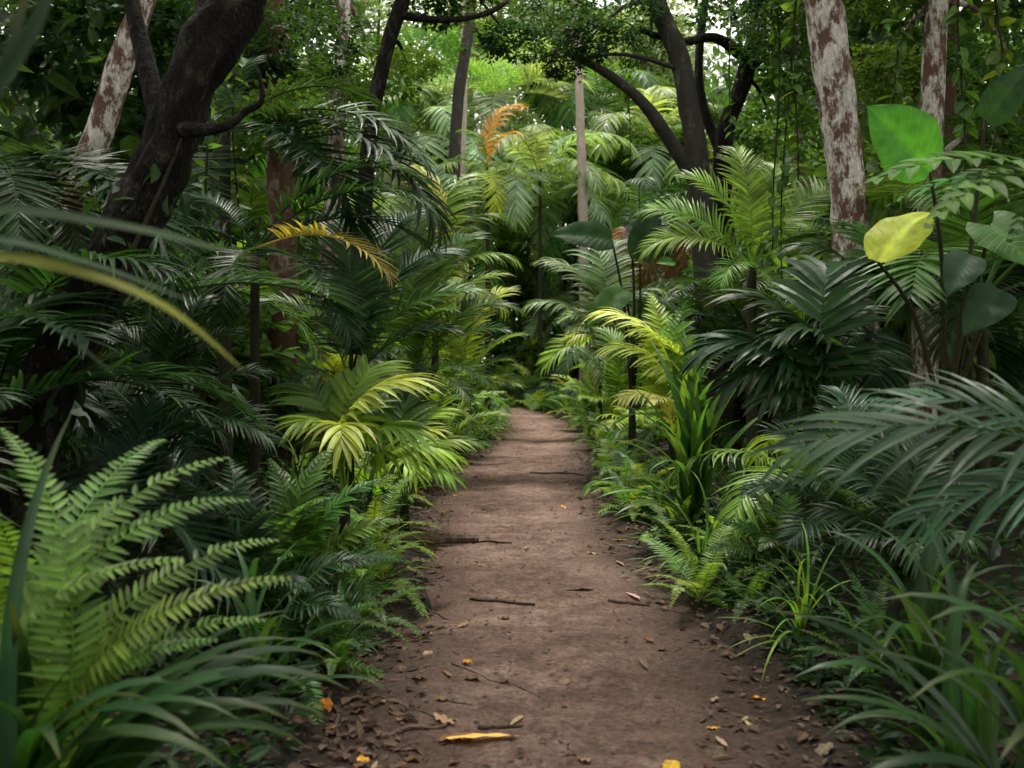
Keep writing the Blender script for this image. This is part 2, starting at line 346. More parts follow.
def clear(base, me, rot, sc):
    """shrink a leaf whose tip would hang over the middle of the path or near the lens"""
    t = TIP[me.name]; r_ = math.cos(rot[1])*t.x+math.sin(rot[1])*t.z; z = -math.sin(rot[1])*t.x+math.cos(rot[1])*t.z
    for k in (1., .8, .62, .48, .36):
        x = base.x+math.cos(rot[2])*r_*sc*k; y = base.y+math.sin(rot[2])*r_*sc*k; zz = base.z+z*sc*k
        if math.hypot(x, y) < 1.9 and abs(zz-1.4) < 1.5: continue
        if abs(x-cx(y)) < (.55 if y < 15 else .42)*wk(y) and zz < 2.6: continue
        ok = True
        for f in (.55, 1.):
            X, Yy, Z = base.x+(x-base.x)*f, base.y+(y-base.y)*f, base.z+(zz-base.z)*f+(.12*sc*k if f < 1 else 0)
            if Yy < .5: continue
            px, py = 512+F*X/Yy, HY-F*(Z-H)/Yy
            if any(a < px < b and c < py < d and Yy < e for a, b, c, d, e in SIGHT): ok = False
        if ok: return sc*k
    return 0
def rosette(rt, nm, meshes, n, sc, t0, t1, col, z=0., yel=0.):
    a0 = R.uniform(0, 6.3); b = rt.location+Vector((0, 0, z)); cnt = 0
    if b.y < 12: yel = 0
    for i in range(n):
        k = i/max(1, n-1); me = R.choice(meshes); rot = (R.uniform(-.12, .12), t0+(t1-t0)*k**.9+R.uniform(-.1, .1), a0+i*2.4+R.uniform(-.25, .25))
        s = clear(b, me, rot, sc*R.uniform(.82, 1.1)*(.8+.2*k))
        if s <= 0: continue
        c = vcol(col)
        if R.random() < yel: c = vcol(R.choice((YEL, LIME, BROWN)))
        obj(nm, me, rt, (0, 0, z), rot, s, c); cnt += 1
    return cnt
def aim(rt, nm, me, tip, col, base=None, face=0., roll=0.):
    """a leaf from base to tip, its upper face turned by `face` radians toward the open path"""
    b = Vector(base) if base is not None else rt.location.copy()
    d = Vector(tip)-b; t = TIP[me.name]; ec = math.atan2(t.z, math.hypot(t.x, t.y)); et = math.atan2(d.z, math.hypot(d.x, d.y)); az = math.atan2(d.y, d.x)
    M = Matrix.Rotation(az, 3, 'Z') @ Matrix.Rotation(-et, 3, 'Y') @ Matrix.Rotation(face*math.cos(az)+roll, 3, 'X') @ Matrix.Rotation(ec, 3, 'Y') @ Matrix.Rotation(-math.atan2(t.y, t.x), 3, 'Z')
    return obj(nm, me, rt, b-rt.location, M.to_euler(), d.length/t.length, col)
def place_leaf(rt, nm, me, base, tip, nrm, col):
    d = Vector(tip)-Vector(base); t = TIP[me.name]; u = t.normalized(); s = Vector((0, 1, 0)); n = u.cross(s)
    if n.z < 0: n = -n; 
    s = n.cross(u); U = d.normalized(); N = Vector(nrm); N = (N-U*N.dot(U)).normalized(); S = N.cross(U)
    A = Matrix((U, N, S)).transposed(); B = Matrix((u, n, s))
    return obj(nm, me, rt, Vector(base)-rt.location, (A @ B).to_euler(), d.length/t.length, col)
def stem_part(rt, h, r0, r1, m=M_STEM, nm='stem', lean=(0, 0)):
    mb = MB(); mb.tube([(0, 0, -.1), (lean[0]*.3, lean[1]*.3, h*.4), (lean[0], lean[1], h)], [r0*1.25, r0, r1], 9, 6, .18, R.uniform(0, 9))
    return obj(nm, mb.mesh(nm, m), rt)
def palm(x, y, h, n, sc, col, look, meshes=None, t0=-.05, t1=.95, yel=.03, label=None, skirt=0):
    rt = root('palm', (x, y, top(x, y)-.02)); stem_part(rt, max(h, .12), .026+.016*sc, .022+.009*sc)
    c = rosette(rt, 'frond', meshes or PALM, n, sc, t0, t1, col, max(h, .1), yel)
    if c < 2:
        for k in list(rt.children): bpy.data.objects.remove(k)
        bpy.data.objects.remove(rt); return
    if skirt:
        for i in range(skirt): obj('dead_frond', R.choice(SOFT), rt, (0, 0, h-.05), (0, 1.55+R.uniform(-.2, .2), i*2.4), sc*.8, vcol(BROWN))
    tag(rt, look, 'palm', 'palms lining the path', label); return rt
def fern(x, y, n, sc, col, look, meshes=None, t0=.05, t1=1.0, label=None):
    rt = root('fern', (x, y, top(x, y)-.01))
    if not rosette(rt, 'frond', meshes or FERN, n, sc, t0, t1, col, 0, .02): bpy.data.objects.remove(rt); return
    tag(rt, look, 'fern', 'ferns along the path', label); return rt
def strap(x, y, n, sc, col, look, meshes=None, t0=-.2, t1=.9, label=None, z=0.):
    rt = root('strap_leaf_plant', (x, y, top(x, y)-.01))
    if z: stem_part(rt, z, .03, .025)
    if not rosette(rt, 'leaf', meshes or STRAP, n, sc, t0, t1, col, z, 0): bpy.data.objects.remove(rt); return
    tag(rt, look, 'strap leaf plant', 'strap-leaved plants along the path', label); return rt
def broad(x, y, n, sc, col, look, meshes=None, label=None, t0=0., t1=.6):
    rt = root('broad_leaf_plant', (x, y, top(x, y)-.02))
    if not rosette(rt, 'leaf', meshes or HEART, n, sc, t0, t1, col): bpy.data.objects.remove(rt); return
    tag(rt, look, 'broad leaf plant', 'broad-leaved plants under the trees', label); return rt
def grass(x, y, sc, col, look):
    o = obj('grass_clump', R.choice(GRASS), None, (x, y, top(x, y)-.02), (0, 0, R.uniform(0, 6)), sc, vcol(col)); tag(o, look, 'grass clump', 'arching grass clumps at the path edge')
def shrub(x, y, sc, col, look, z=0):
    rt = root('shrub', (x, y, top(x, y)-.03)); rt.rotation_euler.z = R.uniform(0, 6); s = (sc, sc, sc*R.uniform(.9, 1.5))
    obj('foliage', R.choice(SHRUB), rt, (0, 0, 0), (0, 0, 0), s, vcol(col)); obj('stems', SHRUBSTEM, rt, (0, 0, 0), (0, 0, 0), s)
    tag(rt, look, 'shrub', 'leafy shrubs under the trees')
def tree(pts, rads, m, label=None, look=None, branches=(), crowns=(), ccol=MID, wob=.16, sides=14, sprays=()):
    b = Vector(pts[0]); b.z = top(b.x, b.y)-.05; rt = root('tree', b)
    P = [Vector(p)-b for p in pts]; 
    if P[0].z > .02: P.insert(0, Vector((P[0].x, P[0].y, -.05))); rads = [rads[0]*1.25]+list(rads)
    mb = MB(); mb.tube(P, rads, sides, 10, wob, R.uniform(0, 50)); obj('trunk', mb.mesh('trunk', m), rt)
    for bp, br in branches:
        mb = MB(); mb.tube([Vector(p)-b for p in bp], br, 8, 6, .15, R.uniform(0, 50)); obj('branch', mb.mesh('branch', m), rt)
    tp = P[-1]
    for (off, s) in crowns:
        o = Vector(off); q = tp+o; mb = MB()
        if hides(q+b, s*.8): continue
        mid = tp.lerp(q, .5)+Vector((R.uniform(-.2, .2), R.uniform(-.2, .2), .15)); mb.tube([tp-Vector((0, 0, .1)), mid, q], [rads[-1]*.7, rads[-1]*.45, .015], 7, 5, .15, R.uniform(0, 50)); obj('branch', mb.mesh('branch', m), rt)
        obj('crown', R.choice(CROWN), rt, q, (0, 0, R.uniform(0, 6)), (s, s, s*.8), vcol(ccol))
    for (w, s, c) in sprays:                    # leafy sprays on the visible limbs
        q = Vector(w)-b; near = min(P, key=lambda p: (p-q).length); mb = MB()
        mb.tube([near, near.lerp(q, .5)+Vector((0, 0, .15)), q], [.04, .025, .008], 6, 5, .2, R.uniform(0, 50)); obj('branch', mb.mesh('branch', m), rt)
        obj('leaf_spray', CROWN[3] if R.random() < .5 else R.choice(CROWN), rt, q, (0, 0, R.uniform(0, 6)), (s, s, s*.7), vcol(c))
    tag(rt, look, 'tree', 'trees of the forest', label); return rt

# ------------------------------------------------------------------ setting: ground, path
xs = np.concatenate([np.linspace(-70, -9, 26), np.arange(-8.4, -2.6, .4), np.arange(-2.4, 3.0, .12), np.arange(3.2, 9, .4), np.linspace(9.6, 70, 26)])
ys = np.concatenate([np.linspace(-40, 0, 20), np.arange(.5, 12, .12), np.arange(12.2, 46, .4), np.linspace(47, 110, 30)])
mb = MB(); nx = len(xs)
for y in ys:
    for x in xs: mb.v.append((x, y, gz(x, y))); mb.c.append((0, 0, .5, 1))
for j in range(len(ys)-1):
    for i in range(nx-1): a = j*nx+i; mb.f.append((a, a+1, a+nx+1, a+nx))
struct('ground', mb.mesh('ground', M_SOIL))
mb = MB(); yy = np.concatenate([np.arange(-6, 2, .3), np.arange(2, 12, .05), np.arange(12, 36, .2)]); NC = 38
for y in yy:
    for k in range(NC+1):
        u = 2*k/NC-1; x = cx(y)+u*1.12; mb.v.append((x, y, pz(x, y)-.05*sm((abs(u)-.85)/.15))); mb.c.append((abs(u)*1.1/wk(y), 0, .5, 1))
for j in range(len(yy)-1):
    for i in range(NC): a = j*(NC+1)+i; mb.f.append((a, a+1, a+NC+2, a+NC+1))
struct('path', mb.mesh('path', M_PATH))

# ------------------------------------------------------------------ key trees
LEAN = [at(0, 640, 5.), at(22, 440, 5.), at(68, 345, 5.), at(122, 240, 5.05), at(170, 130, 5.1), at(225, 15, 5.2), at(272, -90, 5.3), at(330, -260, 5.6)]
tree(LEAN, [.24, .19, .145, .12, .125, .15, .13, .11], M_BARKD,
     'thick dark mossy tree trunk leaning right at the left edge', branches=[([at(182, 130, 5.), at(222, 128, 4.9), at(245, 112, 4.87), at(262, 100, 4.85), at(258, 70, 4.85)], [.045, .024, .02, .014, .008]), ([at(160, 120, 5.1), at(140, 40, 5.2), at(125, -40, 5.3)], [.06, .045, .03])],
     ccol=DARK, wob=.5, sides=28)
rt = root('climbing_plant', LEAN[0]+Vector((.1, -.25, -.5))); N = 130; tt = rng.random(N)*3.6; c = []
for t in tt:
    i = int(t); p = LEAN[i].lerp(LEAN[i+1], t-i); an = R.uniform(-2.4, .9); r_ = R.uniform(.13, .24); c.append(p-rt.location+Vector((math.cos(an)*r_, math.sin(an)*r_, R.uniform(-.1, .1))))
d = rng.normal(0, 1, (N, 3)); d[:, 2] -= .7; d[:, 1] -= .5
obj('foliage', cloud_mesh('climber leaves', np.array(c), d, .06+.09*rng.random(N), .55, M_SMALL), rt, col=(.018, .046, .02))
mb = MB(); mb.tube([Vector((0, 0, -.3))]+[LEAN[i]-rt.location+Vector((.12, -.1, 0)) for i in range(5)], [.02, .02, .018, .015, .012, .006], 7, 6, .2); obj('stem', mb.mesh('climber stem', M_STEM), rt)
tag(rt, '', 'climbing plant', None, 'dark leafy climber growing up the leaning mossy trunk')
tree([at(52, 480, 8), at(68, 240, 8), at(108, 105, 8), at(143, 0, 8), at(185, -130, 8.2)], [.13, .11, .11, .1, .08], M_BARKW, 'pale mottled trunk leaning behind the dark trunk on the left', crowns=[((-1.4, .2, .7), 1.5)], ccol=DARK)
tree([at(286, 520, 10.5), at(284, 330, 10.5), at(282, 200, 10.5), at(276, 60, 10.5), at(268, -150, 10.5)], [.19, .15, .145, .11, .1], M_BARKR, 'reddish brown upright trunk behind the left palms', crowns=[((-1.6, .4, .3), 1.7)], ccol=DARK, sprays=[(at(290, 40, 10.1), .7, DARK), (at(270, 120, 10.), .6, MID), (at(235, 70, 10.6), .6, DARK)])
tree([at(318, 460, 13), at(326, 290, 13), at(335, 170, 13), at(345, 0, 13), at(352, -140, 13)], [.14, .115, .11, .09, .08], M_BARKW, 'slim white and pink mottled trunk left of the path', crowns=[((-.8, .8, 1.2), 1.6)], ccol=MID, sprays=[(at(375, 70, 13.4), .7, MID), (at(335, 90, 12.6), .55, MID)])
tree([at(352, 430, 12), at(368, 160, 12), at(388, 45, 12), at(420, -50, 12), at(450, -150, 12)], [.12, .095, .09, .09, .07], M_BARKD, 'dark slender trunk leaning over from the left of the path', branches=[([at(400, 15, 12), at(445, 20, 12), at(490, 12, 12.4), at(520, -10, 13)], [.055, .04, .035, .025])], ccol=MID, sprays=[(at(512, 42, 12.6), .4, DARK), (at(440, -5, 12.4), .6, DARK), (at(545, 10, 13), .55, DARK), (at(408, 65, 12.4), .35, FRESH), (at(475, 10, 12.8), .4, MID)])
tree([at(448, 400, 20), at(456, 130, 20), at(470, 20, 20), at(482, -110, 20)], [.15, .12, .11, .09], M_BARKG, 'greyish trunk beside the bright gap above the path', crowns=[((-1.8, .5, 1.), 1.7)], ccol=MID, sprays=[(at(425, 50, 20), .8, MID), (at(495, 75, 20.5), .6, FRESH)])
tree([at(716, 420, 13), at(700, 190, 13), at(682, 70, 13), at(656, 0, 13), at(630, -90, 13.2)], [.2, .15, .13, .12, .1], M_BARKG, 'grey trunk leaning left among the right hand trees', branches=[([at(698, 185, 13), at(662, 128, 12.8), at(640, 100, 12.7), at(605, 72, 12.6), at(570, 55, 12.5)], [.1, .085, .075, .055, .03])], crowns=[((1.9, .3, .7), 1.5)], ccol=DARK, sprays=[(at(590, 38, 12.4), .45, DARK), (at(625, 10, 12.8), .6, DARK), (at(560, 62, 12.3), .33, DARK), (at(650, 45, 13.4), .5, DARK)])
tree([at(742, 430, 14), at(722, 170, 14), at(745, 75, 14), at(775, -50, 14), at(800, -150, 14)], [.17, .13, .12, .1, .08], M_BARKD, 'dark forked trunk beside the grey leaning trunk', branches=[([at(748, 60, 14), at(715, 38, 13.6), at(680, 42, 13.2), at(640, 30, 13)], [.1, .07, .055, .03]), ([at(726, 165, 14), at(700, 90, 14.2), at(705, 0, 14.5), at(720, -80, 15)], [.085, .065, .055, .045])], crowns=[((1.4, .4, 1.), 1.7)], ccol=DARK, sprays=[(at(730, 0, 13.6), .7, DARK), (at(795, 60, 13.6), .8, MID), (at(775, 130, 14.6), .7, MID)])
tree([at(868, 520, 8), at(851, 235, 8), at(838, 110, 8), at(822, -5, 8), at(808, -140, 8)], [.2, .15, .15, .155, .13], M_BARKW, 'stout white mottled trunk on the right', crowns=[((1.6, .2, 1.2), 1.7)], ccol=DARK, sprays=[(at(880, 0, 8.9), .35, MID), (at(780, 30, 8.6), .4, DARK)])
tree([at(922, 430, 8.8), at(930, 165, 8.8), at(937, 0, 8.8), at(945, -150, 8.8)], [.12, .1, .1, .08], M_BARKW, 'slim pale reddish trunk right of the white mottled trunk', crowns=[((.8, .4, .6), 1.9)], ccol=DARK, sprays=[(at(1010, 50, 9.), .6, MID), (at(885, 80, 9.6), .5, MID), (at(1005, 140, 9.), .55, MID)])
tree([at(585, 345, 28), at(583, 210, 28), at(580, 110, 28), at(574, -60, 28)], [.16, .13, .12, .1], M_BARKP, 'thin pale trunk standing far down the path', crowns=[((.2, .4, .8), 1.6)], ccol=FRESH)
tree([at(458, 350, 30), at(461, 200, 30), at(464, 60, 30), at(468, -60, 30)], [.16, .13, .12, .1], M_BARKP, 'thin pale far trunk left of the path end', crowns=[((-.5, .4, .6), 1.8)], ccol=FRESH)
tree([at(498, 350, 38), at(504, 180, 38), at(500, 30, 38), at(497, -60, 38)], [.17, .14, .12, .1], M_BARKG, 'distant grey trunk straight ahead above the path', crowns=[((.2, .2, .8), 2.2)], ccol=PALE_HAZE, sprays=[(at(515, 60, 38), 1.5, PALE_HAZE), (at(470, 40, 38), 1.3, FRESH)])

def inview(x, y, m=.9): return abs(x) < .53*y+m
# random forest trees on both sides
for sd in (-1, 1):
    y = 7.5
    while y < 44:
        x = cx(min(y, 26))+sd*R.uniform(3.8, 8.5); h = R.uniform(5, 8.) if y < 20 else R.uniform(7, 12); r0 = R.uniform(.06, .12); ln = R.uniform(-.7, .7)
        m = R.choice((M_BARKG, M_BARKD, M_BARKR, M_BARKG))
        lk = {'dark mossy bark': 'tall dark-barked forest tree', 'grey bark': 'tall grey-barked forest tree', 'reddish bark': 'tall brown-barked forest tree'}[m.name]
        if inview(x, y):
            cr = [((sd*R.uniform(-.5, 1.6), R.uniform(-1, 1), R.uniform(-1.4, 1.)), R.uniform(1.2, 1.9)) for _ in range(R.choice((2, 3)))]
            tree([(x, y, 0), (x+ln*.3, y, h*.35), (x+ln*.5, y, h*.7), (x+ln, y, h)], [r0*1.3, r0, r0*.9, r0*.6], m, None, lk, (), cr, R.choice((DARK, DARK, MID, MID)), sides=10)
        y += R.uniform(1.3, 2.6)+y*.03
for i, (px, Y, hy, s) in enumerate([(380, 36, -10, 2.), (410, 42, 40, 2.2), (475, 56, 20, 2.6), (540, 56, 10, 2.6), (600, 56, 30, 2.4), (650, 40, 0, 2.4), (670, 46, 70, 2.6)]):
    a = at(px, hy, Y); x, z = a.x, a.z; r0 = R.uniform(.08, .14)
    cr = [((R.uniform(-1.4, 1.4), R.uniform(-1, 1), R.uniform(-2.6, .6)), s*R.uniform(.7, 1.)) for _ in range(3)]
    tree([(x, Y, 0), (x+.2, Y, z*.35), (x-.1, Y, z*.7), (x, Y, z)], [r0*1.3, r0, r0*.9, r0*.6], R.choice((M_BARKG, M_BARKP)), None, 'sunlit distant tree', (), cr, R.choice((MID, PALE_HAZE, PALE_HAZE)), sides=8)

# ------------------------------------------------------------------ key plants, left
rt = root('fern', (wx(15, 2.6), 2.6, .12))
for i, tp in enumerate([(288, 578, 2.5), (225, 458, 2.7), (162, 440, 2.95), (2, 430, 2.6), (-60, 480, 2.3), (275, 540, 2.75), (120, 500, 2.9), (-20, 560, 2.2), (215, 640, 2.45), (262, 620, 2.6), (180, 560, 2.4), (245, 500, 2.7)]):
    aim(rt, 'frond', NEARF[i % 4], at(*tp), vcol((.115, .215, .05), .12), None, .7)
tag(rt, '', 'fern', 'ferns along the path', 'large light green sword fern filling the lower left corner')
rt = root('strap_leaf_plant', (wx(30, 2.35), 2.35, .1))
for i, tp in enumerate([(74, 408, 2.45), (350, 690, 2.45), (300, 640, 2.6), (230, 770, 2.1), (120, 800, 2.), (290, 720, 2.3), (-40, 700, 2.1), (10, 600, 2.2), (200, 630, 2.6), (335, 665, 2.8), (150, 700, 2.1), (60, 760, 1.95), (290, 610, 2.7), (210, 690, 2.3), (255, 680, 2.6), (310, 750, 2.4), (180, 760, 2.2), (110, 640, 2.3), (270, 660, 2.3), (330, 720, 2.6), (240, 720, 2.2), (90, 700, 2.1), (200, 740, 2.), (310, 690, 2.5)]):
    aim(rt, 'leaf', (WIDE if i % 4 else STRAP)[(1, 4, 3, 5, 4, 4, 3, 1, 2, 4, 3, 4, 3, 5, 4, 5, 4, 2, 3, 4, 5, 3, 4, 5)[i]], at(*tp), vcol((.022, .062, .018)), None, .3)
tag(rt, '', 'strap leaf plant', 'strap-leaved plants along the path', 'dark strap-leaved plant at the foot of the lower left fern')
def blade_plant(name, base, h, blades, label, cat):
    rt = root(name, base); stem_part(rt, h, .03, .025)
    for pts, w, col in blades:
        P = [Vector(base)+Vector((0, 0, h))]+[at(*q) for q in pts]; Q = []
        n = len(P)
        for i in range(n-1):
            a, b, c, d = P[max(i-1, 0)], P[i], P[i+1], P[min(i+2, n-1)]
            for k in range(5):
                t = k/5; Q.append(.5*((2*b)+(c-a)*t+(2*a-5*b+4*c-d)*t*t+(3*b-a-3*c+d)*t**3))
        Q.append(P[-1]); mb = MB(); S = []; U = []; W = []
        for i, q in enumerate(Q):
            T = (Q[min(i+1, len(Q)-1)]-Q[max(i-1, 0)]).normalized(); s = T.cross(Vector((0, -.5, 1))).normalized(); S.append(s); U.append(s.cross(T)); t = i/(len(Q)-1); W.append(w*(min(1, .6+2*t)*(1-t**3)+.02))
        L = Vector(base); mb.strip([q-L for q in Q], S, U, W, .35, R.random()); obj('leaf', mb.mesh('strap leaf', M_MATTE), rt, col=col)
    tag(rt, '', cat, 'strap-leaved plants along the path', label)
blade_plant('strap_leaf_plant', (-1.25, 1.55, .2), 1.35, [([(-40, 215, 1.45), (110, 226, 1.4), (265, 262, 1.45)], .018, (.03, .08, .026)), ([(-30, 258, 1.4), (70, 272, 1.38), (165, 308, 1.4), (245, 372, 1.45)], .015, (.15, .17, .03)), ([(-40, 240, 1.5), (80, 262, 1.55), (200, 305, 1.6)], .013, (.03, .08, .028)), ([(-60, 150, 1.4), (20, 60, 1.4), (70, -60, 1.5)], .022, (.014, .036, .016)), ([(-60, 180, 1.4), (-5, 100, 1.4), (30, -20, 1.5)], .02, (.014, .036, .016)), ([(-50, 290, 1.5), (40, 320, 1.6), (120, 380, 1.7)], .016, (.014, .036, .018))], 'out-of-focus strap leaves reaching in from the left edge', 'strap leaf plant')
taken = []
def aimed(name, cat, base, h, meshes, tips, cols, label, group, nm='frond', sr=.04, face=.35):
    rt = root(name, (base[0], base[1], top(base[0], base[1])-.03)); taken.append((base[0], base[1]))
    if h: stem_part(rt, h, sr, sr*.8)
    b = rt.location+Vector((0, 0, h))
    for i, tp in enumerate(tips):
        c = cols[i] if isinstance(cols, list) and i < len(cols) else vcol(cols[-1] if isinstance(cols, list) else cols)
        aim(rt, nm, meshes[i % len(meshes)], at(*tp), c, b, face, R.uniform(-.1, .1))
    tag(rt, '', cat, group, label); return rt
PG, FG, SG, BG = 'palms lining the path', 'ferns along the path', 'strap-leaved plants along the path', 'broad-leaved plants under the trees'
aimed('palm', 'palm', (wx(255, 6.6), 6.6), 2.05, PALM, [(388, 275, 6.2), (428, 208, 6.4), (418, 178, 6.8), (165, 205, 6.8), (150, 330, 6.2), (350, 335, 6.), (430, 250, 7.), (110, 260, 6.5), (220, 330, 6)], [(.3, .27, .06), DARK, DARK, DARK, DARK, DARK, DARK], 'tall dark palm with arching fronds and one yellowing frond, left', PG, sr=.035, face=.15)
aimed('palm', 'palm', (wx(225, 7.4), 7.4), 2.95, PALM, [(335, 130, 7.2), (425, 165, 7.2), (440, 225, 7.), (360, 250, 6.9), (150, 200, 7.2), (255, 60, 7.8), (200, 260, 7), (380, 110, 7.8), (170, 120, 7.6), (310, 190, 6.9)], DARK, 'highest dark palm arching from behind the leaning trunk', PG, sr=.05, face=.2)
aimed('palm', 'palm', (wx(-10, 5.6), 5.6), 2.3, PALM, [(110, 200, 5.3), (150, 250, 5.3), (95, 300, 5.2), (40, 330, 5.2), (175, 300, 5.4), (-40, 200, 5.4), (20, 250, 4.9)], DARK, 'dark palm arching across the leaning trunk from the left edge', PG, sr=.05, face=.2)
aimed('palm', 'palm', (wx(345, 6.), 6.), .45, ROUND, [(405, 380, 5.7), (300, 422, 5.6), (342, 438, 5.4), (440, 450, 5.8), (380, 365, 6.2), (295, 385, 6.2), (410, 430, 5.6)], [(.26, .34, .07), (.24, .33, .06), (.28, .36, .08), LIME, FRESH, MID, FRESH], 'young lime green palm beside the left path edge', PG, face=.5)
aimed('palm', 'palm', (wx(350, 8.2), 8.2), 1.1, PALM, [(455, 330, 8), (475, 290, 8.2), (450, 250, 8.6), (260, 300, 8), (350, 215, 8.6), (410, 215, 8.7), (440, 390, 7.8), (300, 380, 7.8), (390, 400, 7.7)], [BLUE, MID, BLUE, MID, DARK], 'dark blue-green feathery palm crowding the left path side', PG)
aimed('palm', 'palm', (wx(418, 11.), 11.), 1.2, PALM, [(505, 330, 10.8), (500, 275, 11), (470, 235, 11.4), (420, 200, 11.5), (360, 230, 11.2), (335, 300, 11), (490, 385, 10.6), (400, 350, 10.4), (450, 310, 10.4), (515, 310, 11.4), (470, 400, 10.4)], [MID, FRESH, MID, MID], 'fresh green palm behind the dark blue-green one, left', PG)
aimed('palm', 'palm', (wx(435, 14.5), 14.5), 2.1, SOFT, [(515, 260, 14.2), (500, 215, 14.6), (475, 175, 15), (430, 165, 15), (380, 190, 14.5), (370, 250, 14.4), (505, 310, 14), (440, 300, 13.8), (405, 165, 14.6)], [FRESH, MID, FRESH, MID, MID, DARK, LIME, FRESH, (.36, .38, .09)], 'tall drooping palm with a yellow frond left of the gap', PG, sr=.06)
aimed('palm', 'palm', (wx(462, 17), 17.), .5, PALM, [(520, 335, 16.8), (520, 385, 16.5), (505, 290, 17.2), (450, 280, 17.4), (400, 320, 17), (480, 400, 16.2), (510, 360, 16.6)], [LIME, FRESH, LIME, FRESH], 'sunlit yellow-green palm near the path end, left', PG)
aimed('fern', 'fern', (wx(440, 13.), 13.), .15, WFERN, [(512, 415, 12.9), (505, 392, 12.9), (480, 365, 13), (470, 440, 12.6), (440, 370, 12.9), (420, 400, 12.8), (500, 430, 12.8), (430, 440, 12.6), (485, 450, 12.5)], FRESH, 'fresh green fern bulging over the left path edge', FG)
aimed('fern', 'fern', (wx(472, 19.), 19.), .15, WFERN, [(508, 400, 18.8), (505, 380, 19), (512, 415, 18.6), (490, 360, 19.2), (460, 370, 19), (480, 430, 18.4), (500, 425, 18.4)], [FRESH, LIME, MID], 'small bright fern at the left of the path end', FG)
aimed('fern', 'fern', (wx(250, 4.6), 4.6), 0, WFERN, [(330, 500, 4.4), (380, 560, 4.5), (260, 470, 4.6), (180, 480, 4.5), (150, 540, 4.3), (310, 590, 4.1), (220, 590, 4.), (360, 620, 4.2), (230, 460, 4.9)], DARK, 'dark wide fern behind the large left fern', FG, face=.5)
aimed('palm', 'palm', (wx(165, 5.6), 5.6), .7, PALM, [(120, 330, 5.6), (200, 300, 5.9), (260, 370, 5.6), (270, 440, 5.2), (200, 470, 5), (170, 400, 5.1), (90, 380, 5.8), (230, 330, 5.8)], DARK, 'dark short palm at the foot of the leaning trunk', PG)
aimed('palm', 'palm', (wx(130, 4.6), 4.6), .3, PALM, [(150, 400, 4.8), (210, 430, 4.6), (240, 500, 4.4), (170, 520, 4.2), (50, 500, 4.3), (110, 490, 4.1), (190, 410, 4.7), (95, 440, 4.7)], BLUE, 'low blue-green palm between leaning trunk and large left fern', PG, face=.5)
aimed('fern', 'fern', (wx(300, 5.2), 5.2), .1, WFERN, [(400, 520, 5.1), (380, 480, 5.2), (330, 450, 5.3), (270, 460, 5.3), (230, 500, 5.1), (400, 560, 5), (350, 570, 4.7), (280, 560, 4.7), (330, 500, 4.8)], MID, 'mid green fern under the young lime palm', FG, face=.5)
aimed('palm', 'palm', (wx(405, 7.8), 7.8), .25, ROUND, [(455, 440, 7.6), (440, 410, 7.8), (410, 395, 7.9), (375, 420, 7.8), (450, 475, 7.4), (415, 470, 7.3), (430, 430, 7.5)], [FRESH, LIME, MID, MID, FRESH, LIME], 'small yellow-green palm with broad leaflets at the left path edge', PG, face=.5)
aimed('strap_leaf_plant', 'strap leaf plant', (wx(255, 3.8), 3.8), .05, STRAP[1:], [(330, 560, 3.8), (360, 620, 3.7), (300, 540, 3.9), (230, 540, 3.9), (180, 580, 3.7), (375, 680, 3.6), (290, 620, 3.3), (200, 620, 3.4), (340, 660, 3.4), (260, 560, 3.6), (150, 640, 3.5), (310, 580, 3.7)], (.03, .078, .024), 'dark arching blades behind the lower left strap leaves', SG, 'leaf', face=.5)
aimed('fern', 'fern', (wx(340, 4.3), 4.3), .02, FERN, [(390, 640, 4.2), (375, 600, 4.3), (340, 580, 4.4), (300, 600, 4.3), (385, 690, 4.), (330, 680, 3.8), (360, 650, 3.9), (290, 650, 4.)], MID, 'small fern reaching over dead leaves at lower left path edge', FG, face=.4)
# ---- key plants, right
aimed('strap_leaf_plant', 'strap leaf plant', (wx(690, 7.4), 7.4), .1, (WIDE[1:3]+STRAP[1:4])*2+[STRAP[2], WIDE[3]], [(668, 322, 7.4), (690, 335, 7.3), (708, 330, 7.5), (724, 345, 7.4), (642, 362, 7.3), (748, 375, 7.4), (622, 405, 7.2), (700, 370, 7.1), (676, 355, 7.2), (740, 420, 7.1), (650, 340, 7.7), (715, 380, 7), (770, 410, 7.3), (632, 440, 7), (606, 465, 7.1), (684, 390, 7), (594, 500, 7), (665, 430, 6.8), (615, 515, 6.8), (705, 440, 6.8), (682, 325, 7.5), (698, 345, 7.2), (655, 390, 7.1), (730, 390, 7.1), (630, 385, 7.4), (690, 360, 7.1), (765, 440, 7), (675, 375, 7), (642, 415, 7), (718, 360, 7.3), (612, 440, 7.2), (710, 400, 6.9), (672, 340, 7.3), (694, 410, 6.9), (625, 480, 6.8), (650, 470, 6.6), (755, 470, 6.8), (600, 480, 7.1), (735, 360, 7.6), (660, 350, 7.2)], (.07, .165, .036), 'upright spiky green pandanus clump right of the path', SG, 'leaf', face=.5)
aimed('palm', 'palm', (wx(752, 9.), 9.), 2.05, PALM, [(685, 175, 9), (735, 150, 9.2), (645, 250, 8.8), (855, 248, 8.8), (805, 225, 8.6), (775, 165, 9.5), (645, 210, 9.2), (720, 285, 8.5), (840, 195, 9.4), (790, 320, 8.8)], [(.2, .33, .055)]+[FRESH]*3+[(.22, .32, .08)]+[FRESH], 'backlit bright green palm beside the white mottled trunk', PG, sr=.05, face=.7)
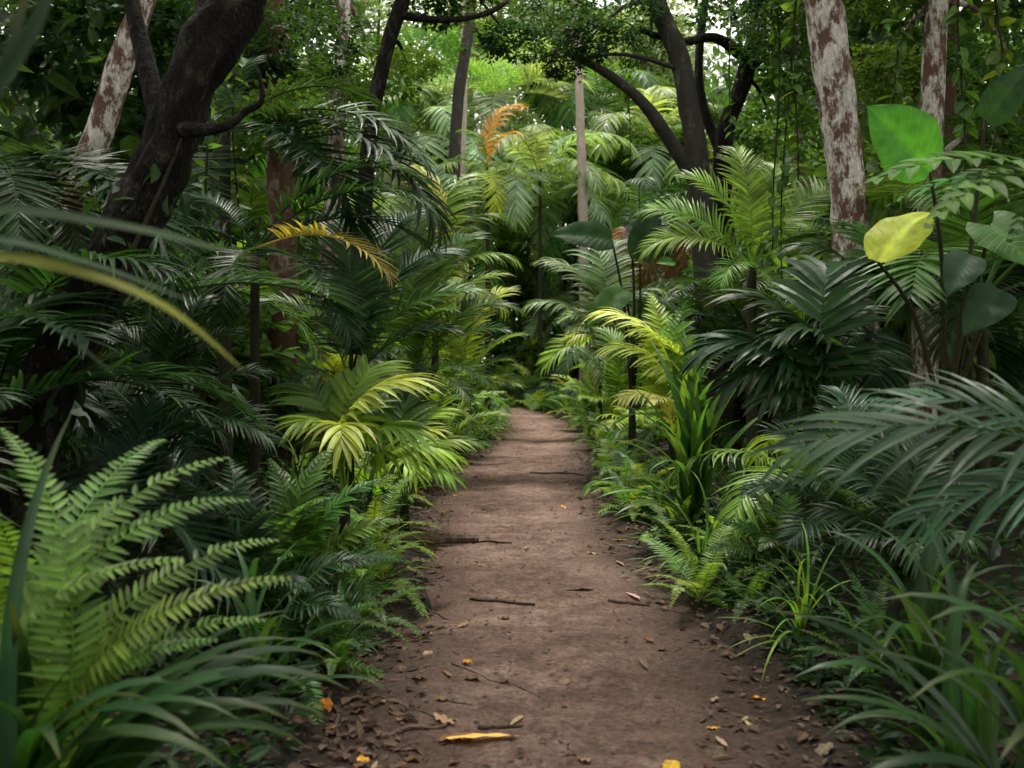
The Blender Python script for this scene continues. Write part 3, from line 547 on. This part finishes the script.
aimed('fern', 'fern', (wx(672, 9.6), 9.6), .55, SOFT+WFERN, [(603, 312, 9.4), (622, 398, 9.1), (608, 348, 9.3), (650, 295, 9.9), (690, 300, 9.7), (650, 405, 8.9), (725, 345, 9.5), (640, 330, 9.2)], [(.6, .62, .27), YEL, (.55, .6, .24), LIME, FRESH, (.6, .64, .3), MID, LIME], 'yellow-fronded fern leaning toward the path on the right', FG, face=.6)
aimed('palm', 'palm', (2.1, 3.0), .68, FINE, [(805, 445, 2.85), (885, 400, 3.3), (925, 515, 2.8), (1100, 350, 2.6)], (.04, .095, .042), 'grey-green palm with drooping fronds at the right edge', PG, face=.6)
aimed('strap_leaf_plant', 'strap leaf plant', (1.3, 2.45), .05, WIDE[2:]+STRAP[3:], [(770, 610, 2.55), (800, 700, 2.4), (840, 790, 2.2), (880, 600, 2.5), (960, 570, 2.4), (1060, 600, 2.4), (910, 700, 2.1), (980, 640, 2.1), (860, 650, 2.4), (1000, 760, 2.), (930, 620, 2.3), (820, 650, 2.7), (850, 720, 2.5), (900, 640, 2.7), (870, 760, 2.3)], (.022, .06, .02), 'dark strap-leaved plant in the lower right corner', SG, 'leaf', face=.2)
aimed('strap_leaf_plant', 'strap leaf plant', (wx(925, 3.6), 3.6), .1, STRAP[1:]+WIDE[2:4], [(800, 560, 3.6), (830, 600, 3.4), (790, 620, 3.5), (860, 520, 3.7), (900, 500, 3.7), (950, 490, 3.7), (1000, 520, 3.6), (840, 660, 3.2), (900, 600, 3.2), (960, 560, 3.3), (820, 530, 3.8), (1040, 570, 3.5), (870, 580, 3.3), (790, 680, 3.4), (930, 620, 3.1), (980, 600, 3.2), (850, 630, 3.1), (880, 660, 3.)], (.024, .064, .022), 'dark arching blades under the right edge palm', SG, 'leaf', face=.25)
aimed('strap_leaf_plant', 'strap leaf plant', (wx(965, 2.9), 2.9), .05, STRAP[1:]+WIDE[3:4], [(850, 640, 2.9), (880, 580, 3.), (830, 690, 2.8), (920, 570, 3.), (980, 560, 3.), (1040, 600, 2.8), (870, 720, 2.6), (940, 660, 2.6), (1000, 680, 2.6), (900, 620, 2.8), (820, 740, 2.7), (960, 620, 2.7)], (.026, .07, .022), 'dark thin-bladed clump between the two right corner clumps', SG, 'leaf', face=.25)
aimed('strap_leaf_plant', 'strap leaf plant', (wx(800, 4.7), 4.7), 0, THIN, [(712, 618, 4.6), (725, 580, 4.7), (755, 558, 4.7), (800, 520, 4.8), (845, 535, 4.8), (718, 655, 4.5), (770, 640, 4.3), (820, 610, 4.3), (740, 600, 4.4), (785, 545, 4.5), (865, 580, 4.6), (760, 690, 4.2), (870, 640, 4.4), (735, 635, 4.9), (750, 580, 4.6), (770, 560, 4.6), (730, 660, 4.4), (790, 600, 4.3), (755, 610, 4.3), (810, 560, 4.5), (830, 580, 4.4), (775, 610, 4.2)], (.16, .3, .05), 'pale green narrow-leaved clump at the right path edge', SG, 'leaf', face=.4)
aimed('fern', 'fern', (wx(785, 5.8), 5.8), .05, WFERN, [(705, 550, 5.6), (715, 520, 5.8), (740, 490, 5.9), (790, 480, 5.9), (840, 510, 5.8), (760, 550, 5.4), (820, 560, 5.4), (755, 510, 5.6)], MID, 'mid green fern behind the pale narrow-leaved clump', FG, face=.5)
aimed('strap_leaf_plant', 'strap leaf plant', (wx(700, 6.2), 6.2), 0, THIN, [(622, 560, 6.1), (632, 520, 6.2), (650, 490, 6.3), (690, 470, 6.3), (740, 490, 6.2), (640, 590, 5.9), (665, 560, 5.8), (700, 540, 5.7), (655, 520, 6), (720, 520, 6), (680, 580, 5.6), (628, 575, 6), (672, 500, 6.1), (760, 530, 6.1), (645, 550, 5.9), (735, 560, 5.8), (610, 545, 6.2), (618, 580, 6.), (655, 575, 5.7)], (.07, .155, .036), 'arching grassy clump below the pandanus clump', SG, 'leaf', face=.4)
aimed('palm', 'palm', (wx(850, 5.3), 5.3), .3, PALM, [(770, 430, 5.2), (800, 480, 5), (840, 390, 5.5), (900, 410, 5.4), (930, 470, 5.2), (860, 500, 4.8), (790, 540, 4.8), (920, 530, 4.8), (750, 490, 5.2)], BLUE, 'low dark palm beneath the white mottled trunk', PG, face=.5)
aimed('palm', 'palm', (wx(900, 4.5), 4.5), .25, SOFT, [(830, 470, 4.4), (870, 430, 4.6), (930, 430, 4.6), (980, 480, 4.4), (850, 540, 4.2), (920, 560, 4.), (970, 540, 4.1), (820, 510, 4.4)], DARK, 'dark drooping palm behind the right edge palm', PG, face=.5)
aimed('fern', 'fern', (wx(870, 4.1), 4.1), .02, FERN, [(800, 630, 4.), (805, 580, 4.1), (840, 560, 4.2), (890, 570, 4.2), (810, 670, 3.8), (850, 680, 3.6), (900, 640, 3.8), (795, 650, 4.)], MID, 'green fern at the right path edge beside the arching blades', FG, face=.5)
aimed('palm', 'palm', (wx(865, 7.2), 7.2), 1.45, ROUND+PALM, [(800, 245, 7.1), (850, 225, 7.3), (905, 240, 7.2), (815, 310, 6.9), (885, 300, 6.9), (850, 340, 6.7), (930, 290, 7.2), (785, 300, 7), (870, 260, 7.), (840, 380, 6.8), (880, 400, 6.7), (910, 370, 6.9)], [DARK, MID, DARK, BLUE, DARK], 'dark pleated palm hiding the foot of the white mottled trunk', PG, face=.4)
# elephant ear with two large leaves turned to the path
rt = root('broad_leaf_plant', (wx(945, 5.3), 5.3, top(wx(945, 5.3), 5.3)-.03)); stem_part(rt, .9, .04, .03); taken.append((rt.location.x, 5.3))
for b, t, n, c, k in [((930, 172, 5.1), (863, 103, 5.0), (-.5, -.75, .4), (.075, .21, .035), 2), ((878, 262, 4.95), (932, 212, 5.1), (-.5, -.6, .6), (.4, .52, .06), 2), ((990, 225, 5.1), (1035, 272, 4.9), (0, -.9, .3), MID, 0), ((985, 120, 5.4), (1030, 60, 5.4), (.2, -.9, .2), DARK, 1), ((970, 255, 5), (945, 300, 4.8), (-.3, -.8, .2), BLUE, 1), ((1000, 290, 5), (960, 340, 4.8), (-.3, -.8, .2), DARK, 1)]:
    B = at(*b); mb = MB(); o = rt.location; s = Vector((0, 0, .85)); mb.tube([s, s.lerp(B-o, .55)+Vector((.05, .05, .12)), B-o], [.016, .012, .008], 7, 5); obj('petiole', mb.mesh('petiole', M_STEM), rt)
    place_leaf(rt, 'leaf', BLADE[k], B, at(*t), n, c)
tag(rt, '', 'broad leaf plant', BG, 'tall elephant ear with two sunlit yellow-green leaves, right')
rt = root('sapling', (2.2, 3.9, top(2.2, 3.9)-.03)); stem_part(rt, 2.1, .025, .015); taken.append((2.2, 3.9))
for i, tp in enumerate([(862, 188, 3.7), (905, 165, 4.), (1000, 200, 3.8), (1010, 240, 3.6), (930, 225, 3.5), (1090, 160, 3.9), (890, 205, 4.1)]):
    aim(rt, 'leaf', BROADF[i % 2], at(*tp), vcol((.05, .135, .035)), Vector((2.2, 3.9, top(2.2, 3.9)+2.0)), .3)
tag(rt, '', 'sapling', None, 'sapling with glossy pinnate leaves near the right edge')
rt = root('broad_leaf_plant', (wx(632, 13.), 13., top(wx(632, 13.), 13.)-.03)); stem_part(rt, .7, .05, .04); taken.append((rt.location.x, 13.))
for b, t, n, c in [((612, 240, 13), (545, 236, 12.8), (0, -.7, .4), (.02, .06, .018)), ((630, 225, 13.2), (668, 250, 13), (.1, -.7, .4), DARK), ((625, 290, 12.8), (585, 330, 12.6), (-.2, -.7, .4), MID), ((640, 260, 13), (655, 200, 13.2), (0, -1, .1), DARK)]:
    B = at(*b); mb = MB(); o = rt.location; s = Vector((0, 0, .65)); mb.tube([s, s.lerp(B-o, .55)+Vector((.05, .05, .12)), B-o], [.025, .02, .012], 7, 5); obj('petiole', mb.mesh('petiole', M_STEM), rt)
    place_leaf(rt, 'leaf', BLADE[1], B, at(*t), n, c)
tag(rt, '', 'broad leaf plant', BG, 'dark paddle-leaved plant with broad leaf hanging over the path')
aimed('palm', 'palm', (wx(815, 6.3), 6.3), .8, ROUND, [(748, 295, 6.1), (712, 345, 6.), (825, 265, 6.4), (770, 395, 5.8), (860, 310, 6.2), (735, 380, 5.9), (880, 350, 6.1), (805, 420, 5.8), (790, 330, 5.9)], DARK, 'dark ribbed fan-like palm left of the white trunk foot', PG, face=.6)
aimed('palm', 'palm', (wx(600, 17.), 17.), 1.3, SOFT, [(530, 305, 16.5), (545, 260, 17), (620, 240, 17.5), (660, 290, 17), (640, 340, 16.5), (580, 235, 17.5), (570, 330, 16.3), (562, 370, 16.2), (600, 380, 16)], PALE_HAZE, 'pale blue-green drooping palm at the path bend, right', PG)
aimed('fern', 'fern', (wx(594, 18.6), 18.6), .2, WFERN, [(549, 398, 18.4), (552, 375, 18.5), (556, 415, 18.2), (574, 355, 18.7), (604, 350, 18.7), (568, 428, 18.), (594, 430, 17.9), (579, 400, 17.8), (560, 390, 18.2)], [FRESH, LIME, FRESH], 'bright fern hiding the right side of the path end', FG, face=.4)
aimed('palm', 'palm', (wx(616, 15.), 15.), .3, PALM, [(570, 385, 14.8), (576, 350, 15), (604, 330, 15.2), (644, 350, 15), (588, 430, 14.5), (620, 440, 14.3), (655, 400, 14.6), (595, 400, 14.5)], [FRESH, MID, FRESH], 'low fresh palm spilling over the right path edge', PG, face=.4)
aimed('palm', 'palm', (wx(488, 19), 19.), 4.9, SOFT, [(518, 132, 18.8), (520, 105, 19.2), (450, 165, 18.6), (460, 130, 19), (495, 215, 18.5), (430, 190, 18.5), (530, 185, 18.6)], [OR, (.42, .28, .05), MID, FRESH, LIME, FRESH, FRESH], 'tall palm holding an orange dying frond near the gap', PG, sr=.05)
aimed('palm', 'palm', (wx(640, 23), 23.), 1.5, PALM, [(560, 320, 22.6), (545, 365, 22), (590, 290, 23), (640, 270, 23.4), (690, 300, 23), (600, 370, 22), (570, 340, 22)], [FRESH, LIME, FRESH, MID, MID, LIME], 'fresh green palm closing the path end, right', PG)
aimed('palm', 'palm', (wx(535, 31), 31.), .4, PALM, [(505, 370, 30.6), (515, 345, 30.8), (540, 335, 31), (565, 345, 30.8), (570, 375, 30.4), (525, 392, 30.2), (548, 392, 30.2), (535, 365, 30)], [FRESH, MID, LIME, FRESH, MID], 'low bright palm closing the end of the path', PG, face=.4)
palm(wx(540, 30), 30, 6.4, 18, 2.5, PALE_HAZE, '', SOFT, .1, 1.35, 0, 'far feathery palm in the bright gap above the path')
palm(wx(640, 21), 21, 4., 12, 1.4, DARK, '', SOFT, 0, 1.1, 0, 'dark palm with brown hanging skirt right of the gap', 9)
for px, Y, py in ((500, 34, 95), (575, 34, 165), (520, 38, 215), (610, 33, 225), (480, 33, 250), (555, 40, 70), (450, 34, 135), (600, 36, 105), (640, 34, 150), (430, 36, 200), (490, 42, 170), (565, 36, 260), (515, 34.5, 305), (545, 33, 335), (590, 38, 300), (660, 42, 70), (400, 34, 100), (535, 35.5, 360), (505, 35.2, 350), (560, 31, 365), (575, 32, 320), (520, 33.6, 375), (540, 36, 270), (500, 37, 270), (410, 34, 270), (650, 34, 250), (385, 30, 220), (360, 34, 150), (340, 28, 260), (690, 34, 190), (720, 30, 240), (470, 36, 180), (610, 36, 170), (530, 44, 35), (470, 45, 50), (620, 45, 55)):
    palm(wx(px, Y), Y, H+(HY-py)*Y/F-.3, 16, R.uniform(2.0, 3.0) if py < 290 else R.uniform(1., 1.5), R.choice((FRESH, PALE_HAZE, PALE_HAZE, MID, MID, DARK)), 'feathery palm straight ahead', R.choice((SOFT, SOFT, PALM, ROUND)), .05, 1.35, 0)

# ------------------------------------------------------------------ scattered plants
def free(x, y, d):
    for (a, b) in taken:
        if (a-x)**2+(b-y)**2 < d*d: return False
    taken.append((x, y)); return True
for sd in (-1, 1):
    y = 3.9 if sd < 0 else 4.3
    while y < 30:                                           # path edge
        x = cx(y)+sd*(.9*wk(y)+R.uniform(.0, .4)); q = R.random(); k = 1+min(y, 20)*.018
        if free(x, y, .22):
            far = y > 9
            if q < .42: fern(x, y, R.randint(8, 12), R.uniform(.5, .85)*k, R.choice((MID, FRESH, FRESH, LIME if far else MID)), 'green sword fern')
            elif q < .63: grass(x, y, R.uniform(.6, .95)*k, R.choice((MID, DARK)), 'arching grass clump')
            elif q < .83: fern(x, y, R.randint(7, 9), R.uniform(.6, 1.)*k, R.choice((MID, BLUE, FRESH)), 'low wide-fronded fern', WFERN)
            else: strap(x, y, R.randint(14, 20), R.uniform(.5, .8)*k, R.choice((MID, DARK)), 'small strap-leaved plant')
        y += R.uniform(.24, .42)+y*.016
    y = 3.6 if sd < 0 else 5.
    while y < 31:                                           # second row
        x = cx(y)+sd*R.uniform(1.3, 2.05); q = R.random()
        if inview(x, y) and free(x, y, .42):
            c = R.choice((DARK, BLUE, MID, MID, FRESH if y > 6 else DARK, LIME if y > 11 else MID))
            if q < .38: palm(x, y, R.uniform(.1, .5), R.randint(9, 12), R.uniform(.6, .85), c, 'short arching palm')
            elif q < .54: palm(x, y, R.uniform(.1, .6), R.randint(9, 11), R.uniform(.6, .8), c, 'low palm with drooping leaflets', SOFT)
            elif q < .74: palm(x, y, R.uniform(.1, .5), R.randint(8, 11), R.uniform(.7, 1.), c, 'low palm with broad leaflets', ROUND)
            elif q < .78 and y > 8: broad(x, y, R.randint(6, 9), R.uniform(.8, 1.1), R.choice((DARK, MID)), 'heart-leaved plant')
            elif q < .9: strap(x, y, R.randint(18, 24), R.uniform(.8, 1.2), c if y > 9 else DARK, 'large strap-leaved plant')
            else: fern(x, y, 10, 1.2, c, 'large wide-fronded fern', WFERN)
        y += R.uniform(.38, .7)+y*.026
    y = 4.2 if sd < 0 else 5.8
    while y < 32:                                           # third row, taller
        x = cx(y)+sd*R.uniform(2.1, 4.); q = R.random()
        if inview(x, y) and free(x, y, .5):
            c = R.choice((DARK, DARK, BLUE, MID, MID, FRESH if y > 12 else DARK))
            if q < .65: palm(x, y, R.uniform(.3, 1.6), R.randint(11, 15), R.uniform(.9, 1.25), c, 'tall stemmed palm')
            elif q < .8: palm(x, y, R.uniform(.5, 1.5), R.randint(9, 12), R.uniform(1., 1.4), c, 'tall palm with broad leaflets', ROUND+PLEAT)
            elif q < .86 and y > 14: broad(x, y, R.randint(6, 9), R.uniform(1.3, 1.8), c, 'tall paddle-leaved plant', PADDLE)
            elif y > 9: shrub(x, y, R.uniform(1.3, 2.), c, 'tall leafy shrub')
        y += R.uniform(.5, .9)+y*.026
    y = 7.
    while y < 38:                                           # back rows
        x = cx(min(y, 26))+sd*R.uniform(4, 8)
        c = R.choice((DARK, BLUE, MID))
        if inview(x, y):
            if R.random() < .6: palm(x, y, R.uniform(1.2, 3.8), R.randint(10, 13), R.uniform(1.1, 1.5), c, 'high back row palm')
            else: shrub(x, y, R.uniform(2., 3.4), DARK, 'big back row shrub')
        y += R.uniform(1., 1.9)
for i in range(24):                                         # where the path bends away
    y = R.uniform(32, 46); x = R.uniform(-7, 8)
    if abs(x-cx(y)) < 1.2: continue
    c = R.choice((MID, FRESH, FRESH, PALE_HAZE, MID))
    if R.random() < .5: palm(x, y, R.uniform(.3, 4.5), R.randint(10, 13), R.uniform(1., 1.6), c, 'distant palm beyond the bend')
    else: shrub(x, y, R.uniform(1.6, 3.2), c, 'distant shrub beyond the bend')

# ------------------------------------------------------------------ masses nobody could count
def stuff(name, me, col, label, cat):
    o = obj(name, me, col=col); o['kind'] = 'stuff'; o['label'] = label; o['category'] = cat
n = 24000; yy = np.concatenate([rng.uniform(2.2, 45, n), rng.uniform(2.6, 9, 9000)]); n = len(yy); sg = rng.choice([-1, 1], n); dd = 1.0+rng.exponential(1.4, n)
xx = np.interp(yy, _ys, _cx)+sg*dd; keep = (dd < 9) & (np.abs(xx) < .55*yy+.6); xx, yy = xx[keep], yy[keep]
zz = np.array([gz(a, b) for a, b in zip(xx, yy)])+rng.random(len(xx))**1.5*.45*np.clip((dd[keep]-.75), .2, 1)
dirs = rng.normal(0, 1, (len(xx), 3)); dirs[:, 2] = rng.uniform(-.3, .7, len(xx))
stuff('ground_cover', cloud_mesh('ground cover', np.stack([xx, yy, zz], 1), dirs, .05+.08*rng.random(len(xx)), .35, M_SMALL), (.016, .042, .016), 'low leafy ground cover under the plants', 'ground cover')
cs = []
while len(cs) < 2000:
    y = R.uniform(-12, 48); x = R.uniform(-26, 26); d = abs(x-cx(min(y, 26)))
    if abs(x) > .58*max(y, 0)+5: continue
    if d < 5.2+.05*max(y, 0) and not (y < -2 and d > 1): continue
    cs.append((x, y, R.random()**.8*(7 if y < 30 else 11)))
for k in range(200): cs.append((R.uniform(-6, 6), R.uniform(-9, -2.5), R.random()*5.5))  # unseen leaf clusters behind the camera, added to block light
cs = np.repeat(np.array(cs), 25, 0); off = rng.normal(0, .55, cs.shape)
stuff('forest_thicket', cloud_mesh('forest thicket', cs+off, off+rng.normal(0, .4, cs.shape)-np.array([0, 0, .4]), .24+.26*rng.random(len(cs)), .5, M_SMALL), (.034, .075, .027), 'dense leafy thicket on both sides, with unseen light-blocking part added behind the camera', 'thicket')
cs = []
while len(cs) < 1900:
    y = R.uniform(44, 66); x = R.uniform(-28, 28); z = R.random()**.85*16
    if z > 5.5 and noise.noise(Vector((x*.3, z*.4, 4.2))) > .2: continue          # openings where the sky comes through
    cs.append((x, y, z))
cs = np.repeat(np.array(cs), 26, 0); off = rng.normal(0, .6, cs.shape)
stuff('distant_thicket', cloud_mesh('distant thicket', cs+off, off+rng.normal(0, .4, cs.shape)-np.array([0, 0, .4]), .3+.36*rng.random(len(cs)), .5, M_SMALL), (.085, .13, .07), 'pale distant thicket closing the view beyond the bend', 'thicket')  # paler leaf colour stands in for haze at this distance
cs = []                                                     # canopy leaves added to block overhead light, mostly unseen, open above the path
while len(cs) < 1250:
    y = R.uniform(-10, 21); x = R.uniform(-11, 11); d = abs(x-cx(y))
    if y > 7 and d < 2.3+.08*y: continue
    if 3 < y <= 7 and d < 1. and R.random() < .3: continue
    z = R.uniform(5.6, 8.5)
    if y > 9 and hides(Vector((x, y, z)), .5): continue
    cs.append((x, y, z))
cs = np.repeat(np.array(cs), 30, 0); off = rng.normal(0, .42, cs.shape)*np.array([1, 1, .6])
stuff('shade_canopy', cloud_mesh('shade canopy', cs+off, off+rng.normal(0, .3, cs.shape)-np.array([0, 0, .3]), .14+.18*rng.random(len(cs)), .5, M_SMALL), (.03, .066, .022), 'dark leafy canopy, mostly unseen, added to shade both sides of the path', 'canopy')

# ------------------------------------------------------------------ vines
for i, (px, Y, y0, y1) in enumerate([(772, 8.5, -60, 250), (790, 8.6, -60, 300), (730, 11, -60, 200), (803, 8.2, -60, 180), (968, 6.5, -60, 210), (1000, 6, -60, 150), (890, 7.5, -60, 120), (205, 7, -60, 330), (240, 7.5, -60, 260), (560, 15, -80, 70), (620, 14, -80, 160)]):
    a = at(px, y0, Y); b = at(px+R.uniform(-14, 14), y1, Y); rt = root('hanging_vine', a); mb = MB(); P = []
    for k in range(7):
        t = k/6; p = a.lerp(b, t)-a; P.append(p+Vector((math.sin(t*5+i)*.05, math.cos(t*4+i)*.05, 0)))
    mb.tube(P, [.011-.0008*k for k in range(7)], 6, 4, .2, i); obj('stem', mb.mesh('vine stem', M_STEM), rt)
    N = 46; tt = rng.random(N); c = np.array([P[min(6, int(t*6))].lerp(P[min(6, int(t*6)+1)], t*6-int(t*6)) for t in tt]); d = rng.normal(0, 1, (N, 3)); d[:, 2] -= .8
    obj('foliage', cloud_mesh('vine leaves', c, d, .08+.08*rng.random(N), .6, M_SMALL), rt, col=vcol(MID)); tag(rt, 'thin leafy hanging vine', 'vine', 'vines hanging from the canopy')

# ------------------------------------------------------------------ litter
LITM = [make_broad('fallen leaf', 1., .2+.05*i, .12, .15, .1, -.5+.45*i, .0, 140+i, M_DRY, .05) for i in range(4)]
LANCE = [make_broad('long fallen leaf', 1., .105, .0, .38, .0, .12, .0, 150, M_DRY, .008)]
def fallen(px, py, size, col, look, label=None, rz=None, ms=None):
    Y = H*F/(py-HY); x = wx(px, Y)
    o = obj('fallen_leaf', R.choice(ms or LITM), None, (x, Y, top(x, Y)+.012), (R.uniform(-.2, .2), R.uniform(-.06, .1), R.uniform(0, 6.3) if rz is None else rz), size, col)
    tag(o, look, 'fallen leaf', 'leaves fallen on the path', label)
fallen(446, 743, .26, (.66, .46, .1), '', 'long yellow fallen leaf lying nearest on the path', .06, LANCE)
fallen(462, 683, .14, (.12, .055, .035), '', 'curled reddish brown dead leaf in the middle of the path', .2)
fallen(705, 729, .06, (.55, .4, .05), '', 'small yellow leaf on the lower right of the path', .4)
fallen(752, 698, .10, (.5, .28, .03), '', 'orange-yellow fallen leaf at the lower right path edge', .6)
fallen(738, 720, .17, (.3, .22, .15), '', 'pale dry leaf at the lower right path edge', .1)
fallen(565, 594, .2, (.09, .06, .045), '', 'dark dead leaf lying in the middle distance of the path', .3, LANCE)
fallen(640, 602, .16, (.3, .22, .17), '', 'pale curled leaf near the right side of the path', 2., LANCE)
fallen(172, 702, .12, (.4, .16, .02), '', 'orange fallen leaf caught among the lower left leaves', .2)
for i in range(96):
    s = R.choice((-1, -1, 1)); Y = 3.3+R.random()**1.6*8; x = cx(Y)+s*R.uniform(.42, .95); py = HY+H*F/Y; px = 512+x/Y*F
    if R.random() < .2: px = 512+(cx(Y)+R.uniform(-.5, .5))/Y*F
    c = R.choice((BROWN, BROWN, (.2, .13, .08), (.09, .06, .04), (.24, .18, .12), (.09, .05, .035), BROWN, BROWN, (.14, .1, .07), (.4, .22, .03)))
    fallen(px, py, R.uniform(.06, .15), vcol(c), 'dry brown fallen leaf' if c[0] < .35 else 'small orange fallen leaf', ms=LITM+LANCE)
def stick(p0, p1, r, label, look='', m=None):
    def g(q): Y = H*F/(q[1]-HY); x = wx(q[0], Y); return Vector((x, Y, top(x, Y)+r*.6+(q[2] if len(q) > 2 else 0)))
    a, b = g(p0), g(p1); m_ = MB(); L = (b-a).length; P = []
    for k in range(7):
        q = a.lerp(b, k/6); 
        if 0 < k < 6: q = q+Vector((R.uniform(-.02, .02), R.uniform(-.035, .035), 0))*L
        if len(p1) < 3: q.z = top(q.x, q.y)+r*.5
        P.append(q-a)
    m_.tube(P, [r*(1-.5*k/6)*R.uniform(.8, 1.15) for k in range(7)], 7, 3, .35, p0[0], True)
    o = obj('stick', m_.mesh('stick', m or M_STICK, False), None, a); tag(o, look, 'stick', 'sticks lying on the path', label)
stick((380, 740), (447, 728), .013, 'pale broken stick lying near the lower left path edge', m=M_LOG)
stick((470, 601), (535, 606), .014, 'dark stick lying across the middle of the path')
stick((380, 549), (478, 541), .055, 'thick rotten branch lying at the left path edge', m=M_LOG)
stick((440, 538), (512, 543), .016, 'thin stick beside the rotten branch at left', m=M_LOG)
stick((530, 473), (585, 475), .016, 'dark stick across the path farther ahead')
stick((452, 668), (540, 700), .004, 'thin twig lying in the path centre')
stick((608, 601), (650, 605), .011, 'short dark stick on the right half of the path')
stick((388, 612), (372, 640, .2), .012, 'small stick propped up at the left path edge')
stick((478, 729), (523, 730), .009, 'dark twig beside the yellow fallen leaf')
stick((330, 700), (352, 768), .01, 'stick among the dead leaves at the lower left')
for i in range(16):
    Y = 3.5+R.random()*6; x = cx(Y)+R.choice((-1, -1, 1))*R.uniform(.5, .95); px, py = 512+x*F/Y, HY+H*F/Y
    stick((px, py), (px+R.uniform(-60, 60)*4/Y, py+R.uniform(-14, 14)), R.uniform(.003, .009), None, 'thin twig in edge litter')
n = 10500; yy = 2.6+rng.random(n)**1.5*22; sg = rng.choice([-1, -1, 1], n); dd = .55+np.abs(rng.normal(.4, .24, n)); mid_ = rng.random(n) < .25; dd[mid_] = rng.uniform(0, .65, mid_.sum())
xx = np.interp(yy, _ys, _cx)+sg*dd; zz = np.array([top(a, b) for a, b in zip(xx, yy)])+.004+rng.random(n)*.012
dirs = rng.normal(0, 1, (n, 3)); dirs[:, 2] *= .12
sz = .015+.07*rng.random(n)**2; sz[mid_] *= .5
stuff('leaf_litter', cloud_mesh('leaf litter', np.stack([xx, yy, zz], 1), dirs, sz, .5, M_DRY, .3), (.085, .056, .038), 'scattered brown leaf litter along the path edges', 'leaf litter')

# ------------------------------------------------------------------ light, sky, camera
w = bpy.data.worlds.new('World'); SC.world = w; w.use_nodes = True; nt = w.node_tree; ns, ls = nt.nodes, nt.links; ns.clear()
EL, AZ = math.radians(74), math.radians(6)
sky = ns.new('ShaderNodeTexSky'); sky.sky_type = 'NISHITA'; sky.sun_disc = False; sky.sun_elevation = EL; sky.sun_rotation = AZ; sky.dust_density = 3.
cl = mixc(ns, ls, .8, sky.outputs[0], (19.5, 19.2, 18))
bg = ns.new('ShaderNodeBackground'); ls.new(cl, bg.inputs[0]); bg.inputs[1].default_value = .14
out = ns.new('ShaderNodeOutputWorld'); ls.new(bg.outputs[0], out.inputs[0])
sl = bpy.data.lights.new('Sun', 'SUN'); sl.energy = 5.0; sl.angle = math.radians(8); sl.color = (1, .95, .84)
so = bpy.data.objects.new('Sun', sl); C.objects.link(so); so.rotation_euler = (-(pi/2-EL), 0, -AZ); so.location = (0, 10, 20)
cam = bpy.data.cameras.new('Camera'); co = bpy.data.objects.new('Camera', cam); C.objects.link(co)
co.location = (0, 0, H); co.rotation_euler = (pi/2, 0, 0); cam.sensor_width = 36; cam.lens = F*36/1024; cam.shift_y = -(384-HY)/1024
cam.clip_end = 500; cam.clip_start = .05; cam.dof.use_dof = True; cam.dof.focus_distance = 7.; cam.dof.aperture_fstop = 2.8
SC.camera = co
SC.view_settings.view_transform = 'Standard'; SC.view_settings.look = 'None'; SC.view_settings.exposure = 0

# ------------------------------------------------------------------ labels for repeats: counted among those one can see
bpy.context.view_layer.update(); dg = bpy.context.evaluated_depsgraph_get(); hits = {}; t0 = time.time()
org = Vector((0, 0, H))
for py in range(5, 768, 11):
    if time.time()-t0 > 30: break
    for px in range(5, 1024, 11):
        ok, _, _, _, ob, _ = SC.ray_cast(dg, org, (at(px, py, 1.)-org).normalized())
        if ok:
            o = bpy.data.objects[ob.name]
            while o.parent: o = o.parent
            hits[o.name] = hits.get(o.name, 0)+1
ONES = ['', 'first', 'second', 'third', 'fourth', 'fifth', 'sixth', 'seventh', 'eighth', 'ninth', 'tenth', 'eleventh', 'twelfth', 'thirteenth', 'fourteenth', 'fifteenth', 'sixteenth', 'seventeenth', 'eighteenth', 'nineteenth']
TENS = {2: 'twent', 3: 'thirt', 4: 'fort', 5: 'fift', 6: 'sixt', 7: 'sevent', 8: 'eight', 9: 'ninet'}
def ordw(n):
    if n < 20: return ONES[n]
    return TENS[n//10]+('ieth' if n % 10 == 0 else 'y-'+ONES[n % 10])
byk = {}
for o, look in AUTO:
    side = 'left' if o.location.x < cx(min(o.location.y, 26)) else 'right'; byk.setdefault((look, side), []).append(o)
for (look, side), L in byk.items():
    seen = [o for o in L if hits.get(o.name, 0) > 0 or o['category'] in ('fallen leaf', 'stick')]; seen.sort(key=lambda o: o.location.y)
    for o in L:
        if o not in seen: o['label'] = f'{look} mostly hidden behind others {side} of the path'
    for i, o in enumerate(seen): o['label'] = f'{look}, {ordw(i+1)} nearest of its kind {side} of the path'
